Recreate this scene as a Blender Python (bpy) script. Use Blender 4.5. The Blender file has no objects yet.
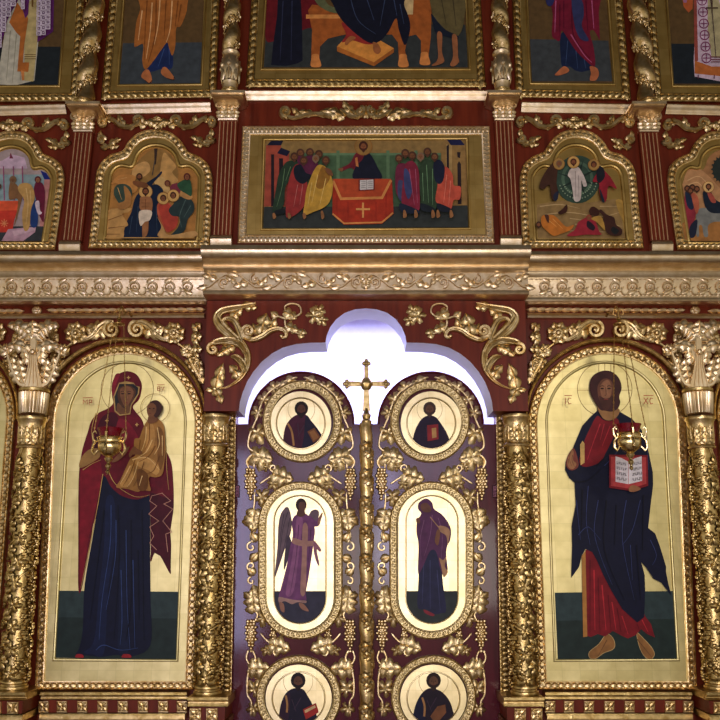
import bpy, math, random
from mathutils import Vector
PI = math.pi
random.seed(7)
C = bpy.context.scene.collection
# ---------------------------------------------------------------- camera model (also the tape measure)
F, D, EYE, CX = 800.0, 3.8, 1.65, 366.0
TILT = math.atan(F / 3300.0)
CT, ST = math.cos(TILT), math.sin(TILT)
S = 0.00485                                   # metres per unit of carving height
def P(x, y, Y=0.0):
    """world point on the plane Y (depth) that was measured at (x, y) on the photograph"""
    u, v = (x - CX) / F, (360.0 - y) / F
    dy, dz = CT - v * ST, ST + v * CT
    t = (Y + D) / dy
    return Vector((t * u, Y, EYE + t * dz))
# ---------------------------------------------------------------- materials
def lin(c):
    return tuple((v / 12.92 if v <= 0.04045 else ((v + 0.055) / 1.055) ** 2.4) for v in [k / 255.0 for k in c]) + (1.0,)
def base_mat(name):
    m = bpy.data.materials.new(name); m.use_nodes = True
    return m, m.node_tree.nodes, m.node_tree.links, m.node_tree.nodes['Principled BSDF']
def gold(name, c1, c2, rough=0.3, scale=40.0, bump=0.25, metal=1.0, dist=0.004):
    m, N, L, b = base_mat(name)
    tc = N.new('ShaderNodeTexCoord'); no = N.new('ShaderNodeTexNoise'); no.inputs['Scale'].default_value = scale
    no.inputs['Detail'].default_value = 3.0
    L.new(tc.outputs['Object'], no.inputs['Vector'])
    r = N.new('ShaderNodeValToRGB'); r.color_ramp.elements[0].position = 0.35; r.color_ramp.elements[1].position = 0.65
    r.color_ramp.elements[0].color = lin(c1); r.color_ramp.elements[1].color = lin(c2)
    L.new(no.outputs['Fac'], r.inputs['Fac']); L.new(r.outputs['Color'], b.inputs['Base Color'])
    b.inputs['Metallic'].default_value = metal; b.inputs['Roughness'].default_value = rough
    bp = N.new('ShaderNodeBump'); bp.inputs['Strength'].default_value = bump; bp.inputs['Distance'].default_value = dist
    n2 = N.new('ShaderNodeTexNoise'); n2.inputs['Scale'].default_value = scale * 3; L.new(tc.outputs['Object'], n2.inputs['Vector'])
    L.new(n2.outputs['Fac'], bp.inputs['Height']); L.new(bp.outputs['Normal'], b.inputs['Normal'])
    return m
PALE = None
def leafgold(name, c1, c2, rough=0.35):
    """gold leaf laid in small squares: faint square-to-square variation and thin laps"""
    m, N, L, b = base_mat(name)
    tc = N.new('ShaderNodeTexCoord'); mp = N.new('ShaderNodeMapping'); mp.inputs['Rotation'].default_value = (PI / 2, 0, 0)
    L.new(tc.outputs['Object'], mp.inputs['Vector'])
    br = N.new('ShaderNodeTexBrick'); br.offset = 0.0; br.inputs['Scale'].default_value = 10.0
    br.inputs['Brick Width'].default_value = 0.8; br.inputs['Row Height'].default_value = 0.8
    br.inputs['Mortar Size'].default_value = 0.012; br.inputs['Mortar Smooth'].default_value = 1.0
    br.inputs['Color1'].default_value = lin(c1); br.inputs['Color2'].default_value = lin(c2)
    br.inputs['Mortar'].default_value = lin(tuple(int(v * 0.93) for v in c1))
    L.new(mp.outputs['Vector'], br.inputs['Vector'])
    no = N.new('ShaderNodeTexNoise'); no.inputs['Scale'].default_value = 14.0; no.inputs['Detail'].default_value = 5.0
    L.new(tc.outputs['Object'], no.inputs['Vector'])
    mx = N.new('ShaderNodeMix'); mx.data_type = 'RGBA'; mx.blend_type = 'MULTIPLY'
    rr = N.new('ShaderNodeValToRGB'); rr.color_ramp.elements[0].position = 0.3; rr.color_ramp.elements[1].position = 0.7
    rr.color_ramp.elements[0].color = (0.78, 0.76, 0.70, 1); rr.color_ramp.elements[1].color = (1, 1, 1, 1)
    L.new(no.outputs['Fac'], rr.inputs['Fac']); mx.inputs['Factor'].default_value = 1.0
    L.new(br.outputs['Color'], mx.inputs['A']); L.new(rr.outputs['Color'], mx.inputs['B'])
    L.new(mx.outputs['Result'], b.inputs['Base Color'])
    b.inputs['Metallic'].default_value = 1.0; b.inputs['Roughness'].default_value = rough
    bp = N.new('ShaderNodeBump'); bp.inputs['Strength'].default_value = 0.06; bp.inputs['Distance'].default_value = 0.004
    L.new(no.outputs['Fac'], bp.inputs['Height']); L.new(bp.outputs['Normal'], b.inputs['Normal'])
    return m
def wood(name, c1, c2, rough=0.3, coat=0.4, spec=0.15, cr=0.2):
    m, N, L, b = base_mat(name)
    tc = N.new('ShaderNodeTexCoord'); mp = N.new('ShaderNodeMapping'); mp.inputs['Scale'].default_value = (14, 14, 1.2)
    L.new(tc.outputs['Object'], mp.inputs['Vector'])
    no = N.new('ShaderNodeTexNoise'); no.inputs['Scale'].default_value = 2.5; no.inputs['Detail'].default_value = 6.0
    L.new(mp.outputs['Vector'], no.inputs['Vector'])
    r = N.new('ShaderNodeValToRGB'); r.color_ramp.elements[0].position = 0.3; r.color_ramp.elements[1].position = 0.7
    r.color_ramp.elements[0].color = lin(c1); r.color_ramp.elements[1].color = lin(c2)
    L.new(no.outputs['Fac'], r.inputs['Fac']); L.new(r.outputs['Color'], b.inputs['Base Color'])
    b.inputs['Roughness'].default_value = rough; b.inputs['Specular IOR Level'].default_value = spec; b.inputs['Coat Weight'].default_value = coat; b.inputs['Coat Roughness'].default_value = cr
    return m
def plain(name, c, rough=0.6, metal=0.0, spec=0.3, var=1.0):
    m, N, L, b = base_mat(name)
    tc = N.new('ShaderNodeTexCoord'); no = N.new('ShaderNodeTexNoise'); no.inputs['Scale'].default_value = 30.0
    no.inputs['Detail'].default_value = 4.0
    L.new(tc.outputs['Object'], no.inputs['Vector'])
    r = N.new('ShaderNodeValToRGB'); r.color_ramp.elements[0].position = 0.3; r.color_ramp.elements[1].position = 0.7
    r.color_ramp.elements[0].color = lin(tuple(v * (1 - 0.12 * var) for v in c)); r.color_ramp.elements[1].color = lin(tuple(min(255, v * (1 + 0.08 * var)) for v in c))
    L.new(no.outputs['Fac'], r.inputs['Fac']); L.new(r.outputs['Color'], b.inputs['Base Color'])
    b.inputs['Roughness'].default_value = rough; b.inputs['Metallic'].default_value = metal
    b.inputs['Specular IOR Level'].default_value = spec
    return m
GOLD = gold('carved_gold', (190, 156, 96), (228, 202, 150), 0.34, 30, 0.3)
GOLDP = gold('pale_gold', (224, 196, 150), (242, 220, 182), 0.36, 25, 0.12)
GOLDR = gold('rubbed_gold', (206, 158, 112), (226, 186, 142), 0.55, 30, 0.1)
GOLDD = gold('old_gold', (170, 140, 82), (214, 186, 126), 0.34, 40, 0.3)
GOLDV = gold('vine_gold', (196, 168, 114), (232, 208, 158), 0.38, 40, 0.25)
RELIEF = gold('relief_gold', (180, 156, 104), (216, 194, 142), 0.38, 60, 0.5)
LEAF = leafgold('gold_leaf', (216, 200, 138), (226, 210, 150), 0.42)
PALE = leafgold('gold_leaf_pale', (234, 214, 160), (240, 222, 172), 0.38)
LEAFO = leafgold('gold_leaf_old', (200, 164, 92), (212, 178, 106), 0.38)
MAHO = wood('mahogany', (88, 30, 15), (118, 45, 23), 0.4, 0.05)
MAHD = wood('door_mahogany', (70, 17, 26), (88, 24, 34), 0.45, 0.5, 0.06, 0.1)
WHITE = plain('sanctuary_plaster', (232, 232, 244), 0.8, var=0.15)
_pc = {}
def col(c, metal=0.0, rough=0.5):
    k = (tuple(c), metal, rough)
    if k not in _pc: _pc[k] = plain('paint_%d_%d_%d%s' % (c[0], c[1], c[2], '_m' if metal else ''), c, rough, metal, 0.15)
    return _pc[k]
# ---------------------------------------------------------------- geometry builder
def spline(pts, n=5, closed=True):
    k = len(pts); out = []
    rng = range(k) if closed else range(k - 1)
    for i in rng:
        if closed: p0, p1, p2, p3 = pts[(i - 1) % k], pts[i], pts[(i + 1) % k], pts[(i + 2) % k]
        else: p0, p1, p2, p3 = pts[max(i - 1, 0)], pts[i], pts[i + 1], pts[min(i + 2, k - 1)]
        for j in range(n):
            t = j / n; t2 = t * t; t3 = t2 * t
            out.append(tuple(0.5 * (2 * b + (c - a) * t + (2 * a - 5 * b + 4 * c - d) * t2 + (3 * b - a - 3 * c + d) * t3)
                             for a, b, c, d in zip(p0, p1, p2, p3)))
    if not closed: out.append(tuple(pts[-1]))
    return out
def resample(path, step, closed=False):
    pts = list(path) + ([path[0]] if closed else [])
    seg = [math.dist(pts[i][:2], pts[i + 1][:2]) for i in range(len(pts) - 1)]
    tot = sum(seg); n = max(1, round(tot / step)); out = []
    for k in range(n if closed else n + 1):
        d = tot * k / n; i = 0
        while i < len(seg) - 1 and d > seg[i]: d -= seg[i]; i += 1
        t = d / seg[i] if seg[i] else 0
        a, b = pts[i], pts[i + 1]
        out.append((a[0] + (b[0] - a[0]) * t, a[1] + (b[1] - a[1]) * t, math.atan2(b[1] - a[1], b[0] - a[0])))
    return out
def miter(path, closed):
    n = len(path); out = []
    for i in range(n):
        a = path[i - 1] if (closed or i > 0) else None
        b = path[(i + 1) % n] if (closed or i < n - 1) else None
        p = path[i]; ns = []
        for q, r in ((a, p), (p, b)):
            if q is None or r is None: continue
            dx, dy = r[0] - q[0], r[1] - q[1]; l = math.hypot(dx, dy)
            if l > 1e-9: ns.append((-dy / l, dx / l))
        if len(ns) == 1: out.append(ns[0]); continue
        if not ns: out.append((0, 0)); continue
        sx, sy = ns[0][0] + ns[1][0], ns[0][1] + ns[1][1]; l2 = sx * sx + sy * sy
        k = 2.0 / max(l2, 0.6)
        out.append((sx * k, sy * k))
    return out
def offset(path, d, closed=True):
    m = miter(path, closed)
    return [(p[0] + n[0] * d, p[1] + n[1] * d) for p, n in zip(path, m)]
class B:
    def __init__(s, Y=0.0, mir=False, dx=0.0, fn=None, axis=None, hoff=0.0):
        s.V, s.Fc, s.M, s.Y, s.mir, s.dx, s.fn = [], [], [], Y, mir, dx, fn
        s.mi = 0; s.ax = axis; s.ls = s.ts = 1.0; s.hoff = hoff; s.dy = 0.0          # leaf and stem fullness
    def v(s, x, y, h=0.0):
        if s.fn: s.V.append(s.fn(x, y, h))
        else:
            if s.ax is not None: x = 2 * (15 + (690 - y) * 0.0586) - x   # other side of the leaning colonnette
            x += s.dx; y += s.dy
            if s.mir: x = 2 * CX - x
            p = P(x, y, s.Y); p.y -= (h + s.hoff) * S; s.V.append(p)
        return len(s.V) - 1
    def w(s, p): s.V.append(Vector(p)); return len(s.V) - 1
    def f(s, ids): s.Fc.append(tuple(ids)); s.M.append(s.mi)
    def strip(s, a, b, closed=False):
        n = len(a)
        for i in range(n if closed else n - 1): s.f((a[i], a[(i + 1) % n], b[(i + 1) % n], b[i]))
    def rows(s, rows, closed=False):
        for a, b in zip(rows[:-1], rows[1:]): s.strip(a, b, closed)
    # -- shapes on the carving surface (x, y across, h outwards)
    def poly(s, pts, h=0.0): s.f([s.v(p[0], p[1], h) for p in pts])
    def slab(s, pts, h0, h1, bevel=0.0):
        a = [s.v(p[0], p[1], h0) for p in pts]; b = [s.v(p[0], p[1], h1 - (bevel if bevel else 0)) for p in pts]
        s.strip(a, b, True)
        if bevel:
            ctr = (sum(p[0] for p in pts) / len(pts), sum(p[1] for p in pts) / len(pts))
            q = offset(pts, bevel)
            if math.dist(q[0], ctr) > math.dist(pts[0][:2], ctr): q = offset(pts, -bevel)
            c = [s.v(p[0], p[1], h1) for p in q]; s.strip(b, c, True); s.f(c)
        else: s.f(b)
        s.f(a[::-1])
    def sweep(s, path, prof, closed=True):
        m = miter(path, closed); rows = []
        for o, h in prof: rows.append([s.v(p[0] + n[0] * o, p[1] + n[1] * o, h) for p, n in zip(path, m)])
        s.rows(rows, closed)
    def tube(s, pts, r0, r1=None, h=0.8, n=6, flat=1.0, sm=5, mid=None):
        if r1 is None: r1 = r0
        q = spline(pts, sm, False) if sm else pts
        m = miter(q, False); k = len(q); rows = []; r0 *= s.ts; r1 *= s.ts; mid = mid and mid * s.ts
        for i, (p, nn) in enumerate(zip(q, m)):
            t = i / max(1, k - 1); r = r0 + (r1 - r0) * t
            if mid: r += (mid - (r0 + r1) / 2) * math.sin(PI * t)
            if i == 0 or i == k - 1: r *= 0.45
            l = math.hypot(*nn) or 1
            hh = p[2] if len(p) > 2 else h
            rows.append([s.v(p[0] + nn[0] / l * r * math.cos(2 * PI * j / n), p[1] + nn[1] / l * r * math.cos(2 * PI * j / n), hh + flat * r * math.sin(2 * PI * j / n)) for j in range(n)])
        s.rows([r + [r[0]] for r in rows]); s.f(rows[0]); s.f(rows[-1][::-1])
    def ribbon(s, pts, ws, h=2.6, ridges=3, h0=0.4):
        """fluted acanthus ribbon along pts, its width running through ws"""
        q = spline(pts, 6, False); m = miter(q, False); k = len(q); rows = []
        for i, (p, nn) in enumerate(zip(q, m)):
            t = i / (k - 1) * (len(ws) - 1); j = min(int(t), len(ws) - 2); w = ws[j] + (ws[j + 1] - ws[j]) * (t - j); l = math.hypot(*nn) or 1
            rows.append([s.v(p[0] + nn[0] / l * u * w / 2, p[1] + nn[1] / l * u * w / 2, h0 - 0.3 if abs(u) == 1 else h0 + h * min(1, w / 6) * ((1 - 0.5 * u * u) * (0.86 + 0.14 * math.cos(2 * PI * ridges * (u + 1) / 2 + PI)))) for u in [x / 9 for x in range(-9, 10)]])
        s.rows(rows)
    def ball(s, x, y, h, r, n=6, k=4, flat=1.0, ry=None):
        ry = ry or r; top = s.v(x, y, h + r * flat); rows = []
        for i in range(1, k):
            a = PI * i / k
            rows.append([s.v(x + r * math.sin(a) * math.cos(2 * PI * j / n), y + ry * math.sin(a) * math.sin(2 * PI * j / n), h + r * flat * math.cos(a)) for j in range(n)])
        bot = s.v(x, y, h - r * flat)
        for j in range(n): s.f((top, rows[0][j], rows[0][(j + 1) % n])); s.f((bot, rows[-1][(j + 1) % n], rows[-1][j]))
        s.rows([r + [r[0]] for r in rows])
    def bead(s, x, y, a, L, W, h, h0=0.0, point=0.5, twist=0.0):
        """a small leaf-shaped boss, its tip along a"""
        ca, sa = math.cos(a), math.sin(a); rows = []
        for i, t in enumerate((0.0, 0.25, 0.55, 0.85, 1.0)):
            w = (0.3, 0.9, 1.0, 0.62, 0.08)[i] * W / 2; hh = h * (0.35, 0.85, 1.0, 0.6, 0.15)[i]
            r = []
            for u in (-1, -0.5, 0, 0.5, 1):
                lx = (t - 0.5) * L - abs(u) * L * 0.18 * point + twist * u; ly = u * w
                r.append(s.v(x + lx * ca - ly * sa, y + lx * sa + ly * ca, h0 + hh * (1 - u * u) ** 0.7 - (0.2 * hh if u == 0 and 0 < i < 4 else 0)))
            rows.append(r)
        s.rows(rows)
    def beads(s, path, step, L, W, h, h0=0.0, closed=True, rot=0.0, twist=0.0, flipx=None):
        for x, y, a in resample(path, step, closed):
            aa = a + rot
            if flipx is not None and (x - flipx) * math.cos(a) < 0: aa = a + PI - rot
            s.bead(x, y, aa, L, W, h, h0, 0.5, twist)
    def leaf(s, x, y, ang, L, W, lobes=3, curl=0.0, h=1.8, h0=0.3, dep=0.5):
        """carved acanthus leaf: scalloped edge, sunk midrib, tip rolling up"""
        nt = lobes * 5 + 4; rows = []; a = math.radians(ang); cu = math.radians(curl)
        W *= s.ls * 1.3; h *= 0.75; px, py = x, y; us = (-1, -0.72, -0.4, -0.13, 0, 0.13, 0.4, 0.72, 1)
        for i in range(nt + 1):
            t = i / nt; aa = a + cu * t; nx, ny = math.sin(aa), math.cos(aa)
            if i: px += math.cos(aa) * L / nt; py -= math.sin(aa) * L / nt
            w = W / 2 * (math.sin(PI * (0.06 + 0.94 * t) ** 0.8) ** 0.75 if t < 1 else 0.02)
            sc = abs(math.sin(lobes * PI * t)) ** 0.7; w *= (1 - dep) + dep * sc
            r = []
            for u in us:
                back = -abs(u) * W * 0.22 * (1 - t)
                hh = h0 + h * (0.55 + 0.45 * math.sin(PI * min(1, t * 0.9 + 0.12))) * (1 - 0.45 * u * u) * (0.5 + 0.5 * (sc if abs(u) > 0.3 else 1))
                if u == 0: hh -= 0.5 * h * (1 - t * 0.6)
                if abs(u) == 1: hh = h0 - 0.2
                r.append(s.v(px + nx * u * w + math.cos(aa) * back * 0.5, py + ny * u * w - math.sin(aa) * back * 0.5, hh + (t ** 3) * h * 0.35))
            rows.append(r)
        s.rows(rows)
    def vleaf(s, x, y, ang, R, h=1.6, h0=0.3):
        """vine leaf with five lobes; x, y is its middle, ang where its tip points"""
        n = 40; R *= s.ls; a = math.radians(ang); c = s.v(x, y, h0 + h * 0.6); rings = []
        for k, (fr, hf) in enumerate(((0.4, 1.0), (0.75, 0.75), (1.0, 0.0))):
            r = []
            for j in range(n):
                p = 2 * PI * j / n
                lob = abs(math.cos(2.5 * p)) ** 0.6
                rad = R * (0.55 + 0.5 * lob) * (1 - 0.22 * (1 - math.cos(p)) / 2)
                if abs(p - PI) < 0.3: rad *= 0.7
                rad *= fr * (1 + (0.06 * math.sin(p * 13) if k == 2 else 0))
                r.append(s.v(x + rad * math.cos(a + p), y - rad * math.sin(a + p), h0 + 0.8 * h * hf * (0.45 + 0.65 * lob)))
            rings.append(r)
        for j in range(n): s.f((c, rings[0][j], rings[0][(j + 1) % n]))
        s.rows([r + [r[0]] for r in rings])
    def scroll(s, cx, cy, r0, turns, a0, d, w0, w1=None, h=1.0, eye=True, r1=0.18):
        """volute: starts on its outer edge at angle a0, winds inwards, d = +1 anticlockwise"""
        n = int(turns * 16) + 2; pts = []
        for i in range(n + 1):
            t = i / n; r = r0 * ((1 - t) + r1 * t); a = math.radians(a0) + d * 2 * PI * turns * t
            pts.append((cx + r * math.cos(a), cy - r * math.sin(a), h + 0.4 * t))
        s.tube(pts, w0, w1 or w0 * 0.6, n=6, sm=0)
        if eye: s.ball(cx, cy, h + 0.3, max(r0 * r1 * 1.3, w0 * 0.9), 8, 4)
        return pts[0]
    def flower(s, x, y, R, n=6, h=1.6, a0=0.0):
        for i in range(n): s.leaf(x, y, a0 + 360 * i / n, R, R * 0.85, 1, 0, h * 0.8, 0.3, 0.1)
        s.ball(x, y, h * 0.6, R * 0.32, 8, 4)
    def grapes(s, x, y, w, ht, r=1.35):
        """bunch of grapes hanging from (x, y): berries packed over a tapering body"""
        s.ball(x, y + ht * 0.42, 0.4, w * 0.36, 10, 6, 0.7, ry=ht * 0.44)
        rows = max(3, int(ht / (r * 1.5)))
        for i in range(rows):
            t = i / (rows - 1); ww = w * math.sin(PI * (0.16 + 0.78 * t) ** 0.8) ** 0.8; n = max(1, int(ww / (r * 1.7)) - (i % 2))
            for j in range(n):
                o = (j - (n - 1) / 2) * r * 1.75; u = o / (w / 2)
                s.ball(x + o + random.uniform(-.25, .25), y + ht * t + random.uniform(-.25, .25), 1.0 + 2.4 * (1 - min(1, u * u)) * math.sin(PI * (0.15 + 0.75 * t)), r * random.uniform(1.0, 1.15), 8, 6)
    def shape(s, pts, h, r=1.0): s.slab(pts, 0, h, r)
    # -- solids in world space
    def box(s, x0, x1, y0, y1, z0, z1):
        i = [s.w((x, y, z)) for z in (z0, z1) for y in (y0, y1) for x in (x0, x1)]
        for q in ((0, 1, 3, 2), (4, 6, 7, 5), (0, 4, 5, 1), (2, 3, 7, 6), (0, 2, 6, 4), (1, 5, 7, 3)): s.f([i[k] for k in q])
    def lathe(s, A, Bp, prof, n=24, mod=None):
        """prof: list of (t along A-B, radius m)"""
        A, Bp = Vector(A), Vector(Bp); rows = []
        for t, r in prof:
            c = A.lerp(Bp, t); row = []
            for j in range(n):
                a = 2 * PI * j / n; rr = r * (mod(t, a) if mod else 1)
                row.append(s.w((c.x + rr * math.sin(a), c.y - rr * math.cos(a), c.z)))
            rows.append(row)
        s.rows([r + [r[0]] for r in rows]); s.f(rows[0]); s.f(rows[-1][::-1])
    def rod(s, pts, r, n=6):
        pts = [Vector(p) for p in pts]; rows = []
        for i, p in enumerate(pts):
            d = (pts[min(i + 1, len(pts) - 1)] - pts[max(i - 1, 0)]).normalized()
            a = d.cross(Vector((0.3, 1, 0.1))).normalized(); b = d.cross(a)
            rr = r[i] if isinstance(r, (list, tuple)) else r
            rows.append([s.w(p + rr * (a * math.cos(2 * PI * j / n) + b * math.sin(2 * PI * j / n))) for j in range(n)])
        s.rows([q + [q[0]] for q in rows]); s.f(rows[0]); s.f(rows[-1][::-1])
    def profx(s, prof, x0, x1, caps=True):
        """prof: (Y, Z) outline run along X"""
        a = [s.w((x0, y, z)) for y, z in prof]; b = [s.w((x1, y, z)) for y, z in prof]
        s.strip(a, b, True)
        if caps: s.f(a[::-1]); s.f(b)
# ---------------------------------------------------------------- objects
BASE = {}
def mesh(name, b, mats, org, smooth=True):
    me = bpy.data.meshes.new(name); o = Vector(org)
    me.from_pydata([tuple(v - o) for v in b.V], [], b.Fc)
    for m in (mats if isinstance(mats, (list, tuple)) else [mats]): me.materials.append(m)
    me.polygons.foreach_set('material_index', b.M)
    me.polygons.foreach_set('use_smooth', [smooth] * len(b.Fc)); me.update()
    if smooth: me.set_sharp_from_angle(angle=math.radians(42))
    return me
def thing(name, label, cat, base, group=None):
    o = bpy.data.objects.new(name, None); C.objects.link(o); o.location = base; o.empty_display_size = 0.1
    o['label'] = label; o['category'] = cat
    if group: o['group'] = group
    BASE[o.name] = Vector(base); return o
def part(name, b, mats, parent, label=None, smooth=True):
    r = parent
    while r.parent: r = r.parent
    o = bpy.data.objects.new(name, mesh(name, b, mats, BASE[r.name], smooth)); C.objects.link(o); o.parent = parent
    if label: o['label'] = label
    return o
def solo(name, b, mats, label=None, cat=None, group=None, kind=None, smooth=True):
    xs = [v.x for v in b.V]; ys = [v.y for v in b.V]; zs = [v.z for v in b.V]
    org = Vector(((min(xs) + max(xs)) / 2, (min(ys) + max(ys)) / 2, min(zs)))
    o = bpy.data.objects.new(name, mesh(name, b, mats, org, smooth)); C.objects.link(o); o.location = org
    if label: o['label'] = label
    if cat: o['category'] = cat
    if group: o['group'] = group
    if kind: o['kind'] = kind
    return o
def kids(o): return [c for c in bpy.data.objects if c.parent == o]
def copy_tree(o, parent=None):
    c = o.copy(); C.objects.link(c); c.parent = parent
    for k in kids(o): copy_tree(k, c)
    return c
def mirrored(o, label, X=0.0):
    """a copy on the other side of the plane x = X"""
    c = copy_tree(o); c.location.x = 2 * X - c.location.x; c.scale.x = -c.scale.x; c['label'] = label
    return c
# ---------------------------------------------------------------- painting: flat colours laid one over another
class Paint(B):
    def __init__(s, Y, h0, **k):
        super().__init__(Y, **k); s.h = h0; s.mats = []; s.step = 0.055
    def c(s, cl, metal=0.0, rough=0.5):
        m = cl if not isinstance(cl, (tuple, list)) else col(cl, metal, rough)
        if m not in s.mats: s.mats.append(m)
        s.mi = s.mats.index(m); s.h += s.step
    def p(s, cl, pts, sm=True, metal=0.0):
        s.c(cl, metal); s.poly(spline(pts, 5) if sm else pts, s.h)
    def l(s, cl, pts, w=0.6, sm=True, closed=False, w2=None, metal=0.0):
        s.c(cl, metal); q = spline(pts, 5, closed) if sm else list(pts)
        if closed: q = q + [q[0]]
        m = miter(q, False); k = len(q); A = []; Bq = []
        for i, (p, n) in enumerate(zip(q, m)):
            ww = (w if w2 is None else w + (w2 - w) * i / (k - 1)) / 2
            A.append(s.v(p[0] + n[0] * ww, p[1] + n[1] * ww, s.h)); Bq.append(s.v(p[0] - n[0] * ww, p[1] - n[1] * ww, s.h))
        s.strip(A, Bq)
    def o(s, cl, x, y, r, ry=None, n=28, metal=0.0):
        ry = ry or r; s.p(cl, [(x + r * math.cos(2 * PI * i / n), y + ry * math.sin(2 * PI * i / n)) for i in range(n)], False, metal)
    def ring(s, cl, x, y, r, w=0.5, n=48):
        s.c(cl); a = []; b = []
        for i in range(n):
            ca, sa = math.cos(2 * PI * i / n), math.sin(2 * PI * i / n)
            a.append(s.v(x + r * ca, y + r * sa, s.h)); b.append(s.v(x + (r - w) * ca, y + (r - w) * sa, s.h))
        s.strip(a, b, True)
    def rect(s, cl, x0, y0, x1, y1): s.p(cl, [(x0, y0), (x1, y0), (x1, y1), (x0, y1)], False)
    def folds(s, cl, lst, w=0.7):
        for q in lst: s.l(cl, q, w, w2=w * 0.4)
    def head(s, x, y, r, skin=(120, 78, 48), hair=(58, 34, 24), beard=True, halo=None, dirx=0.0):
        if halo: s.o((150, 100, 46), x, y, r * 1.95, n=20); s.o(halo, x, y, r * 1.8, n=20)
        s.o(hair, x, y - r * 0.1, r, r * 1.08, 14)
        s.o(skin, x + dirx * r * 0.35, y + r * 0.1, r * 0.62, r * 0.8, 12)
        if beard: s.p(hair, [(x + dirx * r * 0.35 - r * 0.6, y + r * 0.35), (x + dirx * r * .35, y + r * 0.55), (x + dirx * r * 0.35 + r * 0.6, y + r * 0.35), (x + dirx * r * .4, y + r * 1.35)])
        if r > 3:
            for e in (-0.25, 0.25): s.o((40, 24, 18), x + r * (dirx * 0.45 + e), y - r * 0.02, r * 0.11, r * 0.06, 8)
            s.l((84, 52, 32), [(x + dirx * r * 0.5, y - r * 0.05), (x + dirx * r * 0.6, y + r * 0.3)], r * 0.09, False)
            s.l((96, 42, 34), [(x + r * (dirx * .45 - .15), y + r * 0.48), (x + r * (dirx * .45 + .15), y + r * 0.48)], r * 0.09, False)
# ================================================================ the setting
Zp = lambda y, Y=0.0: P(CX, y, Y).z
XO = abs(P(233.5, 424, 0).x)                    # half width of the doorway
ZTOP = 5.3
wb = B()
zh = Zp(300, 0.0)
wb.box(-3.4, -XO, 0, 0.14, 0, zh); wb.box(XO, 3.4, 0, 0.14, 0, zh); wb.box(-3.4, 3.4, 0, 0.14, zh, ZTOP)
zl = Zp(722, -0.05)
wb.box(-3.4, -XO - 0.02, -0.62, 0, 0, 0.55); wb.box(XO + 0.02, 3.4, -0.62, 0, 0, 0.55)     # stepped podium
solo('wall_back', wb, MAHO, kind='structure', smooth=False)
fl = B(); fl.box(-3.4, 3.4, -9.0, 2.6, -0.1, 0.0)
FLOORM = plain('floor_stone', (214, 204, 188), 0.35); solo('floor', fl, FLOORM, kind='structure', smooth=False)
sw = B(); sw.box(-2.2, 2.2, 2.4, 2.5, 0, ZTOP)
solo('wall_rear', sw, WHITE, kind='structure', smooth=False)
for nm, x in (('left', -2.2), ('right', 2.1)):
    sb = B(); sb.box(x, x + 0.1, 0.16, 2.4, 0, ZTOP); solo('wall_' + nm, sb, WHITE, kind='structure', smooth=False)
sc_ = B(); sc_.box(-2.2, 2.2, 0.16, 2.4, 3.6, 3.7); solo('ceiling', sc_, WHITE, kind='structure', smooth=False)
# ================================================================ large arched icons
def arch_path(bl, tl, tr, br, n=28, ry=None):
    """bottom left, up to the springing tl, round to tr, down to br"""
    cx = (tl[0] + tr[0]) / 2; rx = (tr[0] - tl[0]) / 2; ry = ry or rx
    pts = [bl] + [(bl[0] + (tl[0] - bl[0]) * t, bl[1] + (tl[1] - bl[1]) * t) for t in (0.33, 0.66)]
    for i in range(n + 1):
        a = PI - PI * i / n; cy = tl[1] + (tr[1] - tl[1]) * i / n
        pts.append((cx + rx * math.cos(a), cy - ry * math.sin(a)))
    pts += [(tr[0] + (br[0] - tr[0]) * t, tr[1] + (br[1] - tr[1]) * t) for t in (0.33, 0.66)] + [br]
    return pts
def panel_mesh(b, outer, rec, hf, hr, bev=2.0):
    """gilded board with a sunk field: rim, bevel, floor"""
    a = [b.v(x, y, 0) for x, y in outer]; c = [b.v(x, y, hf) for x, y in outer]
    rows = [a, c]
    for o, h in ((-1.2, hf), (-1.0, hf + .55), (-.5, hf + .95), (0.1, hf + 1.0), (.7, hf + .7), (1.2, hf + .1), (1.4, hr)): rows.append([b.v(x, y, h) for x, y in offset(rec, o * bev / 1.6)])
    b.rows(rows, True); b.f(rows[-1])
FRAME_PROF = [(-0.3, 0), (-0.3, 4.0), (0.6, 5.0), (1.4, 3.6), (7.0, 3.4), (7.6, 4.6), (8.6, 4.4), (8.8, 1.0)]
def arched_icon(mir, dx, ax, label, paint, group=None):
    mk = lambda Y=-0.019: B(Y, mir=mir, dx=dx, axis=ax, hoff=-2.9)
    out = arch_path((35.5, 689.5), (46.5, 424), (203.5, 424), (193.5, 689.5), ry=78.5)
    t = thing('arched_icon', label, 'icon', (0, 0, 0), group)
    p0 = mk(); i0 = p0.v(114.5, 689.5, 0); t.location = p0.V[i0]; BASE[t.name] = p0.V[i0].copy()
    fb = mk(); fb.sweep(out, FRAME_PROF); mid = offset(out, 4.2)
    fb.beads(mid[:-1] + [mid[-1]], 6.6, 7.6, 6.4, 2.6, 3.2, False, rot=0)
    fb.beads([mid[-1], mid[0]], 6.6, 7.6, 6.4, 2.6, 3.2, False)
    part('frame', fb, GOLD, t)
    pb = mk(); rec = arch_path((53.8, 660), (67.5, 422), (185.5, 422), (177.2, 660.5), ry=60)
    panel_mesh(pb, offset(out, 8.2), rec, 3.0, 2.0, 1.8)
    part('panel', pb, LEAF, t)
    if paint:
        pt = Paint(-0.019, 2.0, hoff=-2.9)
        paint(pt); part('painting', pt, pt.mats, t, smooth=False)
    return t
RED = (150, 34, 40); GOLDLINE = (196, 160, 88); SKIN = (128, 84, 56); SKIND = (84, 52, 36)
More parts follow.
